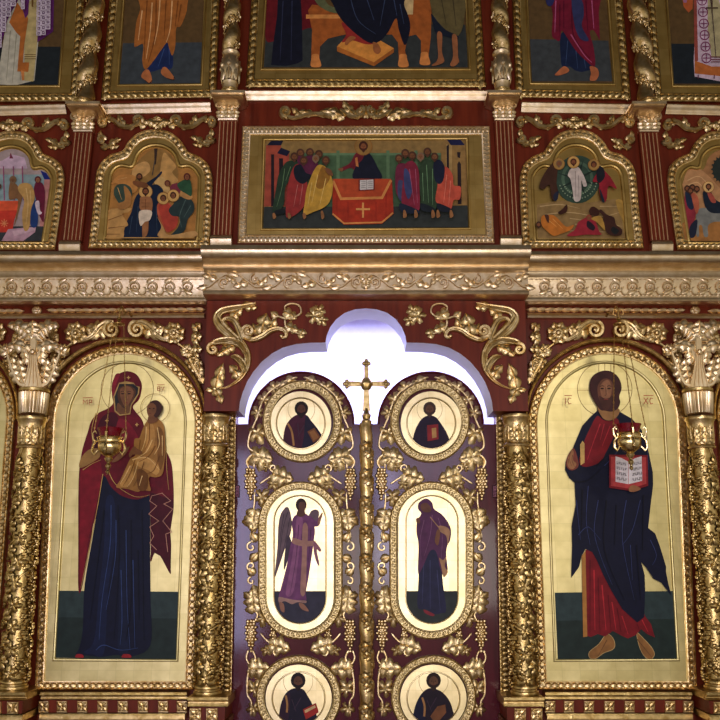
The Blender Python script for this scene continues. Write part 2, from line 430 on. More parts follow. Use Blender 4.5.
def paint_mother(p):
    MAR = (100, 19, 33); MARD = (68, 14, 28); NAVY = (15, 19, 42); GR = (34, 46, 44)
    p.ring((120, 84, 36), 127, 389, 26.5, 0.5)
    p.p((46, 60, 60), [(57.3, 590.7), (179, 591.8), (178, 619), (56.2, 617.5)], False)
    p.p(GR, [(56.2, 617.3), (178, 618.6), (177, 660.3), (54.8, 658)], False)
    # mantle silhouette
    p.p(MAR, [(127.5, 371), (120, 373), (113.5, 379), (111.3, 387), (112, 397), (113, 403), (108, 408), (98, 413), (91, 421), (87.5, 432), (82, 450), (79, 470), (78, 500), (78, 545), (78, 588), (81.5, 588), (90, 545), (100, 515), (150, 515), (150, 560), (154.5, 553), (160, 556), (165, 565), (170.5, 574), (170, 560), (171, 545), (170, 533), (173.5, 507), (173, 480), (171, 462), (165, 450), (156, 442), (147, 436), (142, 420), (135, 411), (133, 406), (139, 399), (141.5, 389), (141, 382), (136, 374)], True)
    p.p(MARD, [(150, 492), (173, 500), (173.4, 508), (170, 530), (171, 545), (170.5, 573), (165, 564), (160, 556), (154.5, 553), (150.5, 560)], False)
    p.p((122, 22, 36), [(88, 452), (100, 462), (101, 480), (96, 505), (88, 540), (81, 585), (79.5, 560), (80, 500), (81, 470)])
    p.p((134, 30, 46), [(115, 375), (120, 374), (116, 384), (113.5, 398), (111.8, 388)])
    p.p(MARD, [(100, 420), (112, 412), (118, 420), (112, 440), (100, 452), (92, 448)])
    p.p((128, 26, 44), [(118, 420), (130, 424), (140, 444), (130, 452), (116, 446)])
    # robe
    p.p(NAVY, [(103.5, 476), (99, 500), (92, 540), (84.5, 585), (82.5, 630), (79, 648), (76, 655), (86, 655.5), (102, 657), (116, 655), (131, 656.5), (150.3, 645), (150.4, 600), (150, 560), (149.8, 500), (146, 497), (136, 499.5), (122, 496), (111, 487)])
    p.p((20, 28, 58), [(106, 500), (114, 500), (115, 540), (108, 590), (104, 652), (92, 654), (84, 652), (94, 640), (99, 590), (104, 545)])
    p.p((18, 26, 52), [(120, 560), (124, 560), (127, 620), (128, 652), (118, 650), (119, 610)])
    p.folds((48, 66, 112), [[(111, 505), (110, 545), (102, 600), (99, 640)], [(116, 520), (115, 560), (106, 610)], [(126, 530), (127, 600), (130, 650)], [(121, 570), (122, 620), (120, 645)], [(133, 560), (134, 610), (135, 648)], [(96, 650), (104, 645), (120, 650), (138, 648)]], 0.9)
    p.folds((10, 14, 30), [[(118, 505), (119, 560), (114, 640)], [(131, 520), (131, 600), (126, 640)], [(142, 510), (143, 580), (144, 640)], [(104, 510), (98, 560), (90, 620)], [(138, 550), (139, 620)]], 1.3)
    for x0, x1 in ((75.5, 83.5), (122, 131)): p.p(RED, [(x0, 656), (x0 + 2, 654), (x1 - 1, 654.5), (x1, 657.6), (x0 + .5, 657.4)])
    # gold hems of the mantle
    p.folds(GOLDLINE, [[(103, 474), (98, 505), (90, 545), (81, 588)], [(108, 470), (114, 482), (124, 491), (137, 497), (150, 495)], [(83, 470), (92, 464), (101, 460)], [(81, 466), (90, 459), (100, 455)], [(96, 413), (92, 430), (94, 447)], [(166, 446), (167, 470), (169, 490)]], 0.7)
    z = [(163, 493), (152, 496), (150, 501), (157, 506), (149, 514), (159, 521), (150, 527), (154, 536), (150, 543), (157, 550)]
    p.l((186, 132, 112), z, 0.6, False); p.l((186, 132, 112), [(162, 493), (171, 501), (164, 504), (173, 509), (163, 521), (172, 532), (166, 534), (168, 552)], 0.6, False)
    # hand and cuff
    p.p((150, 112, 62), [(80, 468), (81, 459), (89, 450), (99, 449), (100, 457), (90, 464)])
    p.p(SKIN, [(112, 462), (118, 455), (127, 448), (130, 447), (126, 454), (118, 461)])
    # face opening
    p.p((176, 140, 84), [(119.3, 383), (126.5, 381.5), (134, 383), (136, 386), (140, 387), (139.3, 394), (135.5, 400.5), (132, 405), (130.6, 414.5), (120, 416), (114.8, 411.5), (113.6, 397), (116.6, 389)], False)
    p.p((40, 38, 40), [(119.6, 384.2), (133.6, 384.2), (138.6, 388), (138, 394), (134, 400), (131, 405), (129.6, 413.4), (120.4, 414.6), (116, 410.5), (114.8, 397), (117.6, 390)], False)
    p.p(SKIND, [(120, 388), (126, 385.5), (132.5, 387), (136, 391), (134.5, 398), (130.5, 405), (126, 407.5), (122, 406), (118.5, 400), (118, 393)])
    p.p((126, 82, 56), [(121, 389), (127, 386.5), (132, 388.5), (134, 393), (132, 399), (128.5, 405), (125, 406), (122, 401), (120.5, 395)])
    p.p((112, 74, 48), [(118.5, 403), (124, 408), (129.5, 405), (129.5, 413), (120.8, 414), (117, 410)])
    for x in (123, 129.6): p.o((34, 20, 16), x, 394, 1.6, 0.6); p.l((52, 32, 22), [(x - 2, 392.4), (x, 391.6), (x + 2, 392.2)], 0.5)
    p.l((88, 52, 34), [(126, 393), (126.6, 399.4), (125.2, 400)], 0.6); p.l((120, 44, 40), [(124.6, 403), (128, 403)], 0.8)
    p.l((168, 122, 84), [(127.2, 393), (127.8, 399)], 0.5)
    for x, y in ((129, 378), (107.5, 421), (137.5, 425)):
        p.l((206, 160, 96), [(x - 1.7, y), (x + 1.7, y)], 0.9, False); p.l((206, 160, 96), [(x, y - 1.7), (x, y + 1.7)], 0.9, False)
    # child
    p.ring((140, 96, 44), 155.6, 408.5, 14.6, 0.45)
    OC = (160, 112, 54)
    p.p(OC, [(147, 422), (153, 418), (160, 420), (164.5, 427), (165.8, 445), (165, 462), (163, 474), (157, 477.5), (150, 477), (150, 484), (151, 491), (143, 490), (138, 492), (128, 489), (117, 487.5), (121, 480), (127, 467), (131, 459), (136, 455), (134.5, 445), (135.5, 439), (140, 438), (143, 430)])
    p.p((194, 144, 78), [(133, 460), (142, 457.5), (152, 459), (160, 468), (157, 475), (148, 470), (140, 467)]); p.p((188, 138, 72), [(126, 472), (134, 464), (134, 474), (130, 486), (121, 485.6)]); p.p((182, 132, 70), [(148, 426), (153, 424), (156, 436), (153, 448), (146, 453), (147, 440)])
    p.p((112, 70, 30), [(138, 470), (148, 474), (147.6, 489), (139, 489)]); p.p((122, 80, 36), [(158, 428), (164, 434), (164.4, 458), (161, 470), (158, 455)])
    p.folds((226, 184, 118), [[(147, 427), (146, 440), (142, 452)], [(153, 440), (147, 452), (138, 458)], [(158, 428), (160, 444), (155, 455)], [(133, 460), (148, 458), (160, 470)], [(131, 466), (126, 476), (121, 484)], [(139, 462), (134, 478), (128, 487)], [(143, 476), (140, 486)], [(163, 436), (163, 456)]], 1.1)
    p.folds((118, 74, 30), [[(150, 424), (150, 440), (146, 450)], [(156, 446), (150, 456), (140, 462)], [(136, 460), (131, 474), (124, 486)], [(145, 462), (141, 474), (134, 487)], [(160, 456), (155, 470), (148, 474)], [(149, 478), (146, 488)], [(141, 440), (140, 450)]], 0.9)
    p.p((120, 76, 46), [(134.5, 447), (138, 449), (143, 452), (141, 455), (134, 455), (131, 458), (130, 454)])
    p.p((118, 74, 46), [(150.5, 415), (157, 416), (158.5, 421), (153, 424), (148.5, 422.5)])
    p.p((64, 36, 30), [(152, 402), (158, 401), (162.5, 405), (163, 410), (160, 416), (156, 418), (153, 412), (150, 407)])
    p.p((122, 78, 50), [(148.5, 406), (153, 403.5), (157, 407), (156.5, 413), (152.5, 417.5), (149, 416), (147.8, 411)])
    p.o((34, 20, 16), 150.6, 409, 1.0, 0.5); p.o((34, 20, 16), 154.6, 409.2, 1.0, 0.5); p.l((96, 46, 38), [(149.6, 414), (152, 414)], 0.6)
    # red abbreviations
    R = (176, 74, 52)
    for q in ([(84.5, 405), (84.5, 400.5), (86.5, 403), (88.5, 400.5), (88.5, 405)], [(90.5, 405.5), (90.5, 400.5), (93, 400.8), (93, 403), (90.5, 403.2)], [(84, 398.6), (94, 398.2)], [(158.5, 391.5), (158.5, 387.5), (161, 387.5), (161, 391.5), (158.5, 391.5)], [(158.5, 389.5), (161, 389.5)], [(162.5, 387.5), (163.8, 391.5), (165, 387.5)], [(158, 385.6), (165.5, 385.6)]): p.l(R, q, 0.65, False)
def paint_teacher(p):
    NAVY = (16, 18, 40); RD = (120, 22, 30); HAIR = (64, 34, 32)
    p.ring((120, 84, 36), 605, 389, 27.6, 0.6)
    for q in ([(578, 390), (590, 390)], [(620, 390), (632, 390)], [(605, 362), (605, 371)], [(599, 363.4), (599, 372)], [(611, 363.4), (611, 372)]): p.l((150, 110, 56), q, 0.5, False)
    p.p((46, 60, 60), [(555, 592.7), (675, 591), (676.6, 619), (556.2, 621)], False)
    p.p((34, 46, 42), [(556.2, 620.8), (676.6, 618.8), (678.6, 659.4), (558, 660.6)], False)
    # feet
    for q in ([(607, 634), (614, 640), (614, 648.5), (604, 653), (596, 658.5), (590, 658), (589.5, 652), (599, 644)], [(637, 633), (644, 639), (652, 648), (654.5, 655), (650, 659.5), (643.5, 655), (639, 645)]):
        p.p((140, 96, 52), q); p.l((190, 160, 104), q, 0.5, True, True)
        p.folds((86, 54, 30), [[(q[0][0], q[0][1] + 6), (q[4][0] + 2, q[4][1] - 2)]], 0.7)
    p.p(RD, [(585.5, 550), (587, 636), (591, 637), (598, 634), (605, 636.5), (613, 631), (622, 636), (628, 638.5), (636, 635), (641, 629), (647, 634), (655, 637.5), (651, 624), (645, 616), (630, 560), (600, 545)], False)
    p.folds((182, 44, 50), [[(594, 570), (595, 630)], [(602, 585), (606, 630)], [(612, 602), (616, 630)], [(622, 616), (628, 634)], [(642, 620), (648, 632)]], 1.2)
    p.folds((96, 14, 24), [[(590, 560), (590, 634)], [(598, 578), (600, 634)], [(608, 595), (611, 632)], [(617, 608), (621, 632)], [(637, 624), (640, 632)]], 1.1)
    p.p((170, 116, 56), [(581.5, 556), (585.3, 551), (587.2, 636.5), (583, 637)], False)
    # cloak
    p.p(NAVY, [(598, 410), (590, 417), (582, 426), (577, 438), (571.5, 451), (565.5, 462), (565, 470), (569, 478), (574.5, 483), (575.5, 505), (571.5, 526), (572, 545), (571, 578), (579, 567), (581.5, 556), (585.5, 549), (592, 552), (597, 561), (603, 575), (612, 592), (622, 609), (637, 622.5), (644, 617), (645, 590), (644.5, 575), (641, 562), (645.5, 567), (653.5, 579), (661.5, 583), (671.3, 596), (668, 583), (665.7, 571), (666, 567), (660, 547), (655, 533.5), (648, 528), (650.5, 505), (653, 485), (652.6, 472), (648.5, 452), (641.5, 430), (632, 419), (620, 412), (608, 416)], False)
    p.p(RD, [(597, 416), (603, 420), (611, 421), (616, 418), (619, 424), (613, 438), (606, 452), (600, 462), (586, 467), (579, 462), (583, 444), (590, 428)])
    p.folds((182, 46, 54), [[(600, 424), (594, 440), (587, 460)], [(610, 426), (602, 446)], [(604, 424), (600, 440)]], 1.0)
    p.folds((48, 56, 96), [[(588, 486), (586, 520), (590, 545)], [(598, 500), (594, 530), (600, 555), (612, 585)], [(626, 500), (622, 540), (634, 600)], [(640, 500), (632, 530), (622, 545)], [(650, 540), (656, 555), (652, 565)], [(578, 535), (588, 527), (600, 540)], [(630, 545), (632, 580)], [(600, 470), (618, 450), (622, 430)], [(576, 500), (580, 540)], [(646, 430), (648, 470)]], 0.8)
    p.folds((10, 10, 24), [[(582, 490), (581, 530)], [(606, 500), (604, 550), (624, 600)], [(616, 505), (614, 545)], [(643, 495), (642, 550)], [(636, 545), (640, 600)], [(596, 466), (616, 446)], [(574, 482), (588, 480), (604, 466)]], 1.4)
    # blessing hand with the gold band on the sleeve
    p.p((120, 60, 48), [(571, 450), (574, 449), (577, 458), (578, 466), (574, 470), (569, 470), (565.5, 465), (567, 457)])
    p.p((156, 108, 70), [(568, 457), (571, 450.5), (573.2, 452), (572.5, 460), (576, 464), (573, 469), (568.5, 468), (566.8, 463)])
    p.folds((96, 52, 38), [[(570, 452), (569, 459), (571, 466)], [(572, 455), (571.6, 461), (574, 467)], [(568, 459), (568, 464)]], 0.6)
    p.p((206, 166, 96), [(579.5, 445), (582, 441), (584, 444), (584, 463), (580, 465.5)], False)
    # head
    p.p((150, 108, 66), [(598, 406), (601, 417), (608, 421), (616, 417.5), (618, 409)])
    p.p(HAIR, [(605, 371), (612.5, 373), (618.5, 379), (621, 388), (618.6, 397), (619.6, 403), (617, 409), (611, 412), (604, 411), (599.5, 410), (594, 402), (590, 394), (589, 386), (591, 378), (597, 373)])
    p.p((104, 64, 46), [(597, 387), (601, 380.5), (606, 379), (611, 382), (613, 388), (612, 397), (609, 404), (605, 408), (600.5, 404), (597.5, 396)])
    p.p((140, 94, 66), [(599.5, 387), (603, 382), (607, 380.5), (610, 384), (611, 391), (609, 398), (605.5, 402), (602, 399), (600, 393)])
    p.p((74, 42, 34), [(598.5, 396.5), (602, 398), (605, 399), (609, 398), (612.3, 395), (610.5, 404), (605.5, 411), (600.5, 405.5)])
    for x in (601.5, 608.3): p.o((30, 18, 14), x, 389, 1.8, 0.7); p.l((52, 28, 22), [(x - 2.3, 387.2), (x, 386.2), (x + 2.3, 387)], 0.6)
    p.l((86, 50, 36), [(605, 388), (605.4, 395), (603.8, 395.8)], 0.6); p.l((170, 124, 88), [(605.8, 385), (606.2, 394)], 0.5); p.l((126, 56, 48), [(603, 399.8), (607.4, 399.8)], 0.9)
    # book
    p.p(RD, [(608.4, 455), (646.6, 455.5), (647.2, 486), (636, 489.5), (629, 491), (608.4, 488)], False)
    p.p((172, 60, 60), [(610, 457), (645, 457.5), (645.4, 484), (629, 489), (610, 486)], False)
    p.p((206, 196, 196), [(614.6, 456.6), (621, 458.6), (627.4, 462), (627.4, 484.4), (614.6, 482)], False)
    p.p((214, 206, 206), [(640.6, 456.6), (634, 458.6), (627.8, 462), (627.8, 484.4), (641.2, 481)], False)
    for i in range(4):
        for x0, sg in ((616, 1), (639.8, -1)):
            y = 461.6 + 5.2 * i
            for j in range(5):
                xx = x0 + sg * 2.0 * j; yy = y + 0.35 * j
                p.l((84, 76, 80), [(xx, yy), (xx + 0.1, yy + 2.6), (xx + sg * 1.2, yy + (0.3 if (i + j) % 2 else 2.4))], 0.5, False)
    p.p((140, 92, 60), [(627, 489), (630, 485.8), (635, 486.4), (639, 489.5), (633, 492), (628, 492)])
    R = (176, 70, 50)
    for q in ([(564, 398.6), (564, 405)], [(570, 399.6), (567.4, 399), (566.4, 402), (567.6, 405), (570, 404.4)], [(563, 396.6), (570.6, 396.6)], [(642, 398.6), (646, 405)], [(646, 398.6), (642, 405)], [(651, 399.6), (648.6, 399), (647.8, 402), (648.8, 405), (651, 404.4)], [(641.6, 396.6), (651.4, 396.6)]): p.l(R, q, 0.7, False)
arched_icon(False, 0, None, 'tall arched icon of a red-mantled mother holding a child in gold', paint_mother)
arched_icon(True, 0, None, 'tall arched icon of a bearded man in navy cloak with open red book', paint_teacher)
arched_icon(False, 0, 24.5, 'sliver of a tall arched gilded icon at the left edge of the photo', None)
arched_icon(True, 0, 24.5, 'sliver of a tall arched gilded icon at the right edge of the photo', None)
# ================================================================ carved arch over each large icon
def arch_carving(label, mir=False, ax=None):
    def mk(Y=-0.009):
        b = B(Y, mir=mir, axis=ax); b.ls, b.ts = 1.25, 1.2; return b
    t = thing('arch_carving', label, 'carving', (0, 0, 0)); q = mk(); i = q.v(123, 440, 0); t.location = q.V[i]; BASE[t.name] = q.V[i].copy()
    arc = arch_path((42.6, 440), (43.6, 420), (206, 420), (207, 440), ry=78.6)[3:-3]
    a = mk(); a.sweep(arc, [(-3, -1), (-3, 4.6), (-2.0, 5.6), (-.8, 4.6), (-.4, 5.4), (.4, 4.8), (1.0, 3.6), (1.2, -1)], False)
    part('archivolt', a, GOLDD, t)
    for sg in (-1, 1):
        X = lambda d: 125.2 + sg * d
        A = lambda deg: deg if sg > 0 else 180 - deg
        s = mk(); s.scroll(X(12.5), 330.3, 8.6, 1.55, 90 if sg < 0 else 90, sg * -1 if sg < 0 else 1, 2.3, 1.3, 2.2)
        s.ribbon([(X(11), 322.4), (X(18), 323), (X(25), 327), (X(31), 335), (X(40), 340), (X(52), 340)], [4, 7, 8, 7, 5, 2.5], 2.6, 2, 1)
        part('scroll', s, GOLD, t)
        l = mk()
        l.leaf(X(20), 330, A(-8), 20, 13, 3, 30 * sg, 3.0, 1.0); l.leaf(X(27), 336, A(38), 13, 9, 2, -30 * sg, 2.4, 1)
        for k, an in enumerate((200, 150, 105, 60, 15, -30, -75, -120)): l.leaf(X(49), 333.5, A(an), 12, 8.5, 2, 12, 2.6, 1.2)
        l.ball(X(49), 333.5, 2.6, 3.0, 8, 5)
        part('leaf_spray', l, GOLD, t)
        f = mk(); f.tube([(X(50), 342, 1), (X(56), 346, 1), (X(61), 350, 1)], 1.2, 0.9)
        f.flower(X(62), 351, 7.6, 7, 2.4, 20)
        part('flower', f, GOLD, t)
        w = mk()
        w.tube([(X(64), 357, 1.2), (X(68), 366, 1.2), (X(73), 375, 1.4), (X(78.5), 384, 1.2)], 1.5, 1.1)
        for dx_, y_, an, L in ((70, 372, 120, 16), (73, 378, 75, 19), (77, 383, 100, 22), (68, 364, 60, 12), (71, 357, 250, 10)): w.leaf(X(dx_), y_, A(an), L, 8, 3, 18 * sg, 2.4, 1.0)
        if sg > 0 or True:
            for y_, an in ((329, 20), (334, -30), (342, 30), (348, -20)): w.leaf(X(68), y_, A(an), 10, 7, 2, 30 * sg, 2.0, 0.8)
        part('corner_leaf', w, GOLD, t)
    return t
arch_carving('carved gilded scrolls and leaves arching over the mother and child icon')
arch_carving('carved gilded scrolls and leaves arching over the icon with the open book', True)
arch_carving('end of carved leaf arch at the far left edge beside the capital', False, 34)
arch_carving('end of carved leaf arch at the far right edge beside the capital', True, 34)
# ================================================================ colonnettes with vine carving
def cyl_map(xb, yb, xt, yt, Y, rpx):
    A, T = P(xb, yb, Y), P(xt, yt, Y); L = yb - yt; k = (P(xb + 1, yb, Y) - P(xb, yb, Y)).x
    def fn(u, v, h):
        a = u / rpx; c = A.lerp(T, v / L); r = (rpx + h) * k
        return Vector((c.x + r * math.sin(a), c.y - r * math.cos(a), c.z))
    return fn, A, T, k, L
def ringprof(lst, L): return [(v / L, r) for v, r in lst]
def colonnette(label, xb, yb, xt, yt, r, Y, outer):
    fn, A, T, k, L = cyl_map(xb, yb, xt, yt, Y, r)
    t = thing('carved_colonnette', label, 'colonnette', A)
    full = 2 * PI * r
    s = B(fn=fn); n = 20; lo, hi = 9, L - 3
    s.lathe(A, T, [(lo / L, (r - 1.6) * k), (hi / L, (r - 1.6) * k)], 24)
    rnd = random.Random(11)
    for j in range(3):                                   # vine stems winding up the shaft
        pts = [(j * full / 3 + full * 1.1 * i / 60 * 3 + 3 * math.sin(i * 0.9), lo + (hi - lo) * i / 60, 0.2) for i in range(61)]
        s.tube(pts, 1.0, 0.9, sm=2)
    v = lo + 6; row = 0
    while v < hi - 6:
        for j in range(4):
            u = (j + (row % 2) * 0.5) * full / 4 + rnd.uniform(-2, 2); vv = v + rnd.uniform(-2, 2)
            if (j + row) % 2:
                w = rnd.uniform(11, 13)
                for i in range(22):
                    a, b = rnd.uniform(-1, 1), rnd.uniform(-1, 1)
                    if a * a + b * b > 1: continue
                    s.ball(u + a * w * 0.5, vv + b * w * 0.75, 0.6 + 1.5 * (1 - a * a - b * b), 1.9, 7, 5)
            else:
                s.vleaf(u, vv, rnd.uniform(0, 360), rnd.uniform(8.0, 10), 2.2, 0.2)
                s.ball(u + rnd.uniform(-4, 4), vv + rnd.uniform(-6, 6), 0.8, 1.6, 6, 4)
        v += 11; row += 1
    part('shaft', s, GOLDD, t)
    b = B(); b.lathe(A, T, ringprof([(0, (r + 1.2) * k), (1.6, (r + 1.6) * k), (3, (r + 1.2) * k), (3.6, r * k), (5, (r - .4) * k), (6, (r + .8) * k), (7.5, (r + 1) * k), (9, r * k), (10, (r - 1) * k)], L), 28)
    part('base', b, GOLDD, t)
    c = B(fn=fn)
    c.lathe(A, T, ringprof([(L - 3.5, (r - 1) * k), (L - 3, (r + 1.2) * k), (L - 1.5, (r + 1.8) * k), (L, (r + 1) * k), (L + 1, (r - .6) * k), (L + 8, (r - 0.4) * k), (L + 20, (r + 0.8) * k), (L + 26, (r + 1.6) * k), (L + 27, (r + 2.6) * k), (L + 29, (r + 3) * k), (L + 31, (r + 2.4) * k)], L), 28)
    for j in range(8):
        u = full * j / 8
        c.leaf(u, L + 2, -90, 18, 9.5, 3, 0, 2.0, 0.0); c.leaf(u + full / 16, L + 6, -90, 18, 6, 2, 0, 1.4, 0.0)
    part('capital', c, GOLD, t)
    return t, A, T, k
COLL = 'carved gilded grapevine colonnette between '
ci, *_ = colonnette(COLL + 'the mother and child icon and the purple doors', 207.5, 693.8, 215.5, 444, 12.6, -0.115, False)
mirrored(ci, COLL + 'the purple doors and the icon with the open book')
def tall_colonnette(label):
    t, A, T, k = colonnette(label, 13.5, 688.6, 30.5, 446, 12.6, -0.105, True)
    L = 246
    up = lambda y: P(30.5 + (446 - y) * 0.075, y, -0.105)
    f = B(); z0, z1 = up(414.5), up(393)
    def fl(tt, a): return 1 + 0.05 * math.cos(a * 26)
    f.lathe(z0, z1, [(0, 12.6 * k), (0.03, 13.4 * k), (0.97, 15.2 * k), (1, 14 * k)], 130, fl)
    part('fluted_block', f, GOLDP, t)
    g = B(); g.lathe(up(393), up(389), [(0, 14.5 * k), (0.2, 16 * k), (0.8, 16 * k), (1, 14 * k)], 28); part('collar', g, GOLDD, t)
    # acanthus bracket that spreads up to the cornice
    h = B(-0.10); X = lambda y: 30.5 + (446 - y) * 0.04
    c0 = X(350)
    h.slab([(c0 - 13, 389), (c0 - 8.5, 381), (c0 - 4.5, 368), (c0 - 3.5, 352), (c0 - 4, 335), (c0 - 7, 326), (c0 + 7, 326), (c0 + 4, 335), (c0 + 3.5, 352), (c0 + 4.5, 368), (c0 + 8.5, 381), (c0 + 13, 389)], -8, 3.5, 1.2)
    for i in range(5): h.tube([(c0 + (i - 2) * 1.6, 352, 3.6), (c0 + (i - 2) * 2.2, 368, 3.6), (c0 + (i - 2) * 4.6, 387, 3.6)], 0.6, 0.9, sm=4)
    part('bracket_core', h, GOLDP, t)
    for sg in (-1, 1):
        l = B(-0.10); XX = lambda d: c0 + sg * d; A_ = lambda d: d if sg > 0 else 180 - d
        l.leaf(XX(2), 340, A_(72), 24, 15, 4, -75 * sg, 4.0, 1.5)
        l.leaf(XX(7), 330, A_(40), 20, 12, 3, -60 * sg, 3.6, 1.5)
        l.tube([(XX(4), 360, 2), (XX(9), 346, 2), (XX(17), 342, 2), (XX(23), 346, 2)], 1.8, 1.2)
        l.leaf(XX(5), 352, A_(52), 24, 12, 3, -80 * sg, 3.2, 1.5)
        l.tube([(XX(7), 386, 2), (XX(14), 384, 2), (XX(20), 372, 2), (XX(25), 358, 2), (XX(27), 350, 2)], 2.4, 1.2)
        l.leaf(XX(9), 384, A_(75), 26, 10, 4, 5 * sg, 3.0, 1.5); l.leaf(XX(16), 382, A_(65), 26, 10, 4, 30 * sg, 3.0, 1.2)
        l.leaf(XX(8), 364, A_(95), 20, 9, 3, -30 * sg, 3.0, 1.2); l.ball(XX(28), 349, 2, 2.6, 8, 5)
        for k2, a2 in enumerate((90, 30, -30, 150)): l.leaf(XX(27), 352, A_(a2), 8, 5, 1, 0, 2, 1)
        part('acanthus_leaf', l, GOLDP, t)
    d = B(-0.10); d.flower(c0, 353, 7, 9, 3.4, 10); d.ball(c0, 353, 4, 3.2, 8, 5); d.leaf(c0, 338, 90, 17, 15, 3, 0, 4, 2); part('boss', d, GOLDP, t)
    return t
ct = tall_colonnette('carved gilded grapevine colonnette under leafy bracket, left of the mother icon')
mirrored(ct, 'carved gilded grapevine colonnette under leafy bracket, right of the open book icon')
# leaf strips on the door jambs
st = B(-0.012)
st.slab([(222.5, 692), (231.5, 692), (236, 415), (227, 415)], -2, 1.0)
st.beads([(227, 690), (231.5, 417)], 5.4, 8.4, 8.6, 3.2, 1.0, False)
so = solo('leaf_strip', st, GOLDD, 'narrow gilded leaf strip up the left jamb of the purple doors', 'moulding')
c = copy_tree(so); c.location.x = -c.location.x; c.scale.x = -1; c['label'] = 'narrow gilded leaf strip up the right jamb of the purple doors'
# ================================================================ plinth ledges, pedestals and their rosette tiles
def tile(b, x, y, w, hh):
    b.slab([(x - w / 2, y + hh / 2), (x - w / 2, y - hh / 2), (x + w / 2, y - hh / 2), (x + w / 2, y + hh / 2)], -2.0, 1.2, 0.5)
    for a in (45, 135, 225, 315): b.leaf(x, y, a, w * 0.62, w * 0.42, 1, 0, 1.6, 1.0, 0.1)
    for a in (0, 90, 180, 270): b.leaf(x, y, a, w * 0.4, w * 0.26, 1, 0, 1.1, 1.0, 0.1)
    b.ball(x, y, 2.2, w * 0.13, 8, 4)
def plinth_prof(y0, y1, y2, y3, Yo, Yf):
    """ledge (y0..y1), sunk band (y1..y2), lower moulding (y2..y3)"""
    z = lambda y, Y: Zp(y, Y)
    return [(-0.001, z(y0, Yo) + .004), (Yo, z(y0, Yo) + .004), (Yo - .004, z(y0 + 1.6, Yo)), (Yo, z(y0 + 3, Yo)), (Yo + .012, z(y0 + 3.4, Yo + .012)), (Yo + .012, z(y0 + 5, Yo)), (Yf - .006, z(y1 - .6, Yf)), (Yf, z(y1, Yf)),
            (Yf, z(y2, Yf)), (Yf - .008, z(y2 + .4, Yf)), (Yf - .012, z(y2 + 2, Yf)), (Yf - .012, z(y3, Yf)), (-0.001, z(y3, Yf))]
def plinth(name, label, cat, x0, x1, y0, y1, y2, y3, Yo, Yf, xs, tw, mat=None):
    z = lambda y, Y: Zp(y, Y)
    xm = P((x0 + x1) / 2, 705, Yo).x
    t = thing(name, label, cat, (xm, Yf, 0.56 if name == 'pedestal' else z(y3, Yf)))
    b = B(); X0, X1 = P(x0, 700, Yo).x, P(x1, 700, Yo).x
    pr = plinth_prof(y0, y1, y2, y3, Yo, Yf)
    b.profx(pr[:7] + [(-0.001, pr[6][1])], X0, X1); part('ledge', b, GOLDD, t)
    b = B(); b.profx([(-0.001, pr[7][1] - .001), (Yf, pr[7][1] - .001), (Yf, pr[8][1] + .001), (-0.001, pr[8][1] + .001)], X0 + .012, X1 - .012); part('band', b, MAHO, t, smooth=False)
    b = B(); b.profx(pr[9:] + [(-0.001, pr[9][1])], X0 + .004, X1 - .004); part('foot_moulding', b, GOLDD, t)
    if name == 'pedestal':
        b = B(); b.box(X0 + .02, X1 - .02, Yf, -0.001, 0.552, pr[11][1] - .001); part('block', b, MAHO, t, smooth=False)
    first = None
    for x in xs:
        if first is None:
            q = B(Yf - 0.001); tile(q, x, (y1 + y2) / 2 + .3, tw, y2 - y1 - 1.2); first = part('rosette_tile', q, GOLD, t); fx = P(x, (y1 + y2) / 2, Yf).x
        else:
            o = first.copy(); C.objects.link(o); o.location.x = P(x, (y1 + y2) / 2, Yf).x - fx
    return t
pl = plinth('base_ledge', 'rosette-tiled gilded ledge under the mother and child icon', 'ledge', 39.5, 186.5, 693.4, 699.6, 712.8, 719, -0.06, -0.045, [44, 62.2, 82.5, 102.7, 123, 143.2, 163.3, 182], 10.5)
mirrored(pl, 'rosette-tiled gilded ledge under the icon with the open book')
pd = plinth('pedestal', 'square tiled pedestal under the colonnette left of the purple doors', 'pedestal', 187.5, 228, 698.5, 707, 721.5, 728, -0.20, -0.19, [195.5, 212], 11.8)
mirrored(pd, 'square tiled pedestal under the colonnette right of the purple doors')
pe = plinth('pedestal', 'square tiled pedestal under the colonnette left of the mother icon', 'pedestal', -13, 25, 693.5, 700.5, 714, 721, -0.20, -0.19, [-4, 13], 11.6)
mirrored(pe, 'square tiled pedestal under the colonnette right of the open book icon')
# ================================================================ portal board with the trefoil opening
YP = -0.18
half = [(239, 411), (240, 402), (242.5, 393), (247, 382), (253.5, 371.5), (262, 361.5), (272, 353.5), (283, 347.6), (296, 344), (310, 342.8), (325.5, 342.6),
        (326.6, 336), (330, 327.5), (336, 319.5), (344.5, 313), (355, 309.4), (366, 308.4)]
trefoil = half + [(2 * CX - x, y) for x, y in half[-2::-1]]
outl = [(203.6, 411), (205.4, 356), (207, 300.6), (525, 300.6), (526.6, 356), (528.4, 411)]
t = thing('portal_board', 'dark red board with white-lit trefoil arch above the purple doors', 'arch panel', (0, -0.09, P(366, 411, YP).z))
b = B(YP); TR = [P(x, y, YP) for x, y in trefoil]; OU = [P(x, y, YP) for x, y in outl]
def board_face(b, Y):
    # quads between the trefoil and the top edge, column by column
    n = len(TR); tops = []
    ztop = OU[2].z
    for p in TR: tops.append(Vector((p.x, Y, ztop)))
    lo = [b.w((p.x, Y, p.z)) for p in TR]; hi = [b.w(p) for p in tops]
    b.strip(lo, hi)
    for sd, i in ((-1, 0), (1, n - 1)):
        e = [Vector((OU[0 if sd < 0 else 5].x, Y, OU[0].z)), Vector((OU[1 if sd < 0 else 4].x, Y, OU[1].z)), Vector((OU[2 if sd < 0 else 3].x, Y, ztop))]
        b.f([lo[i], hi[i]] + [b.w(p) for p in e[::-1]])
board_face(b, YP); board_face(b, -0.002)
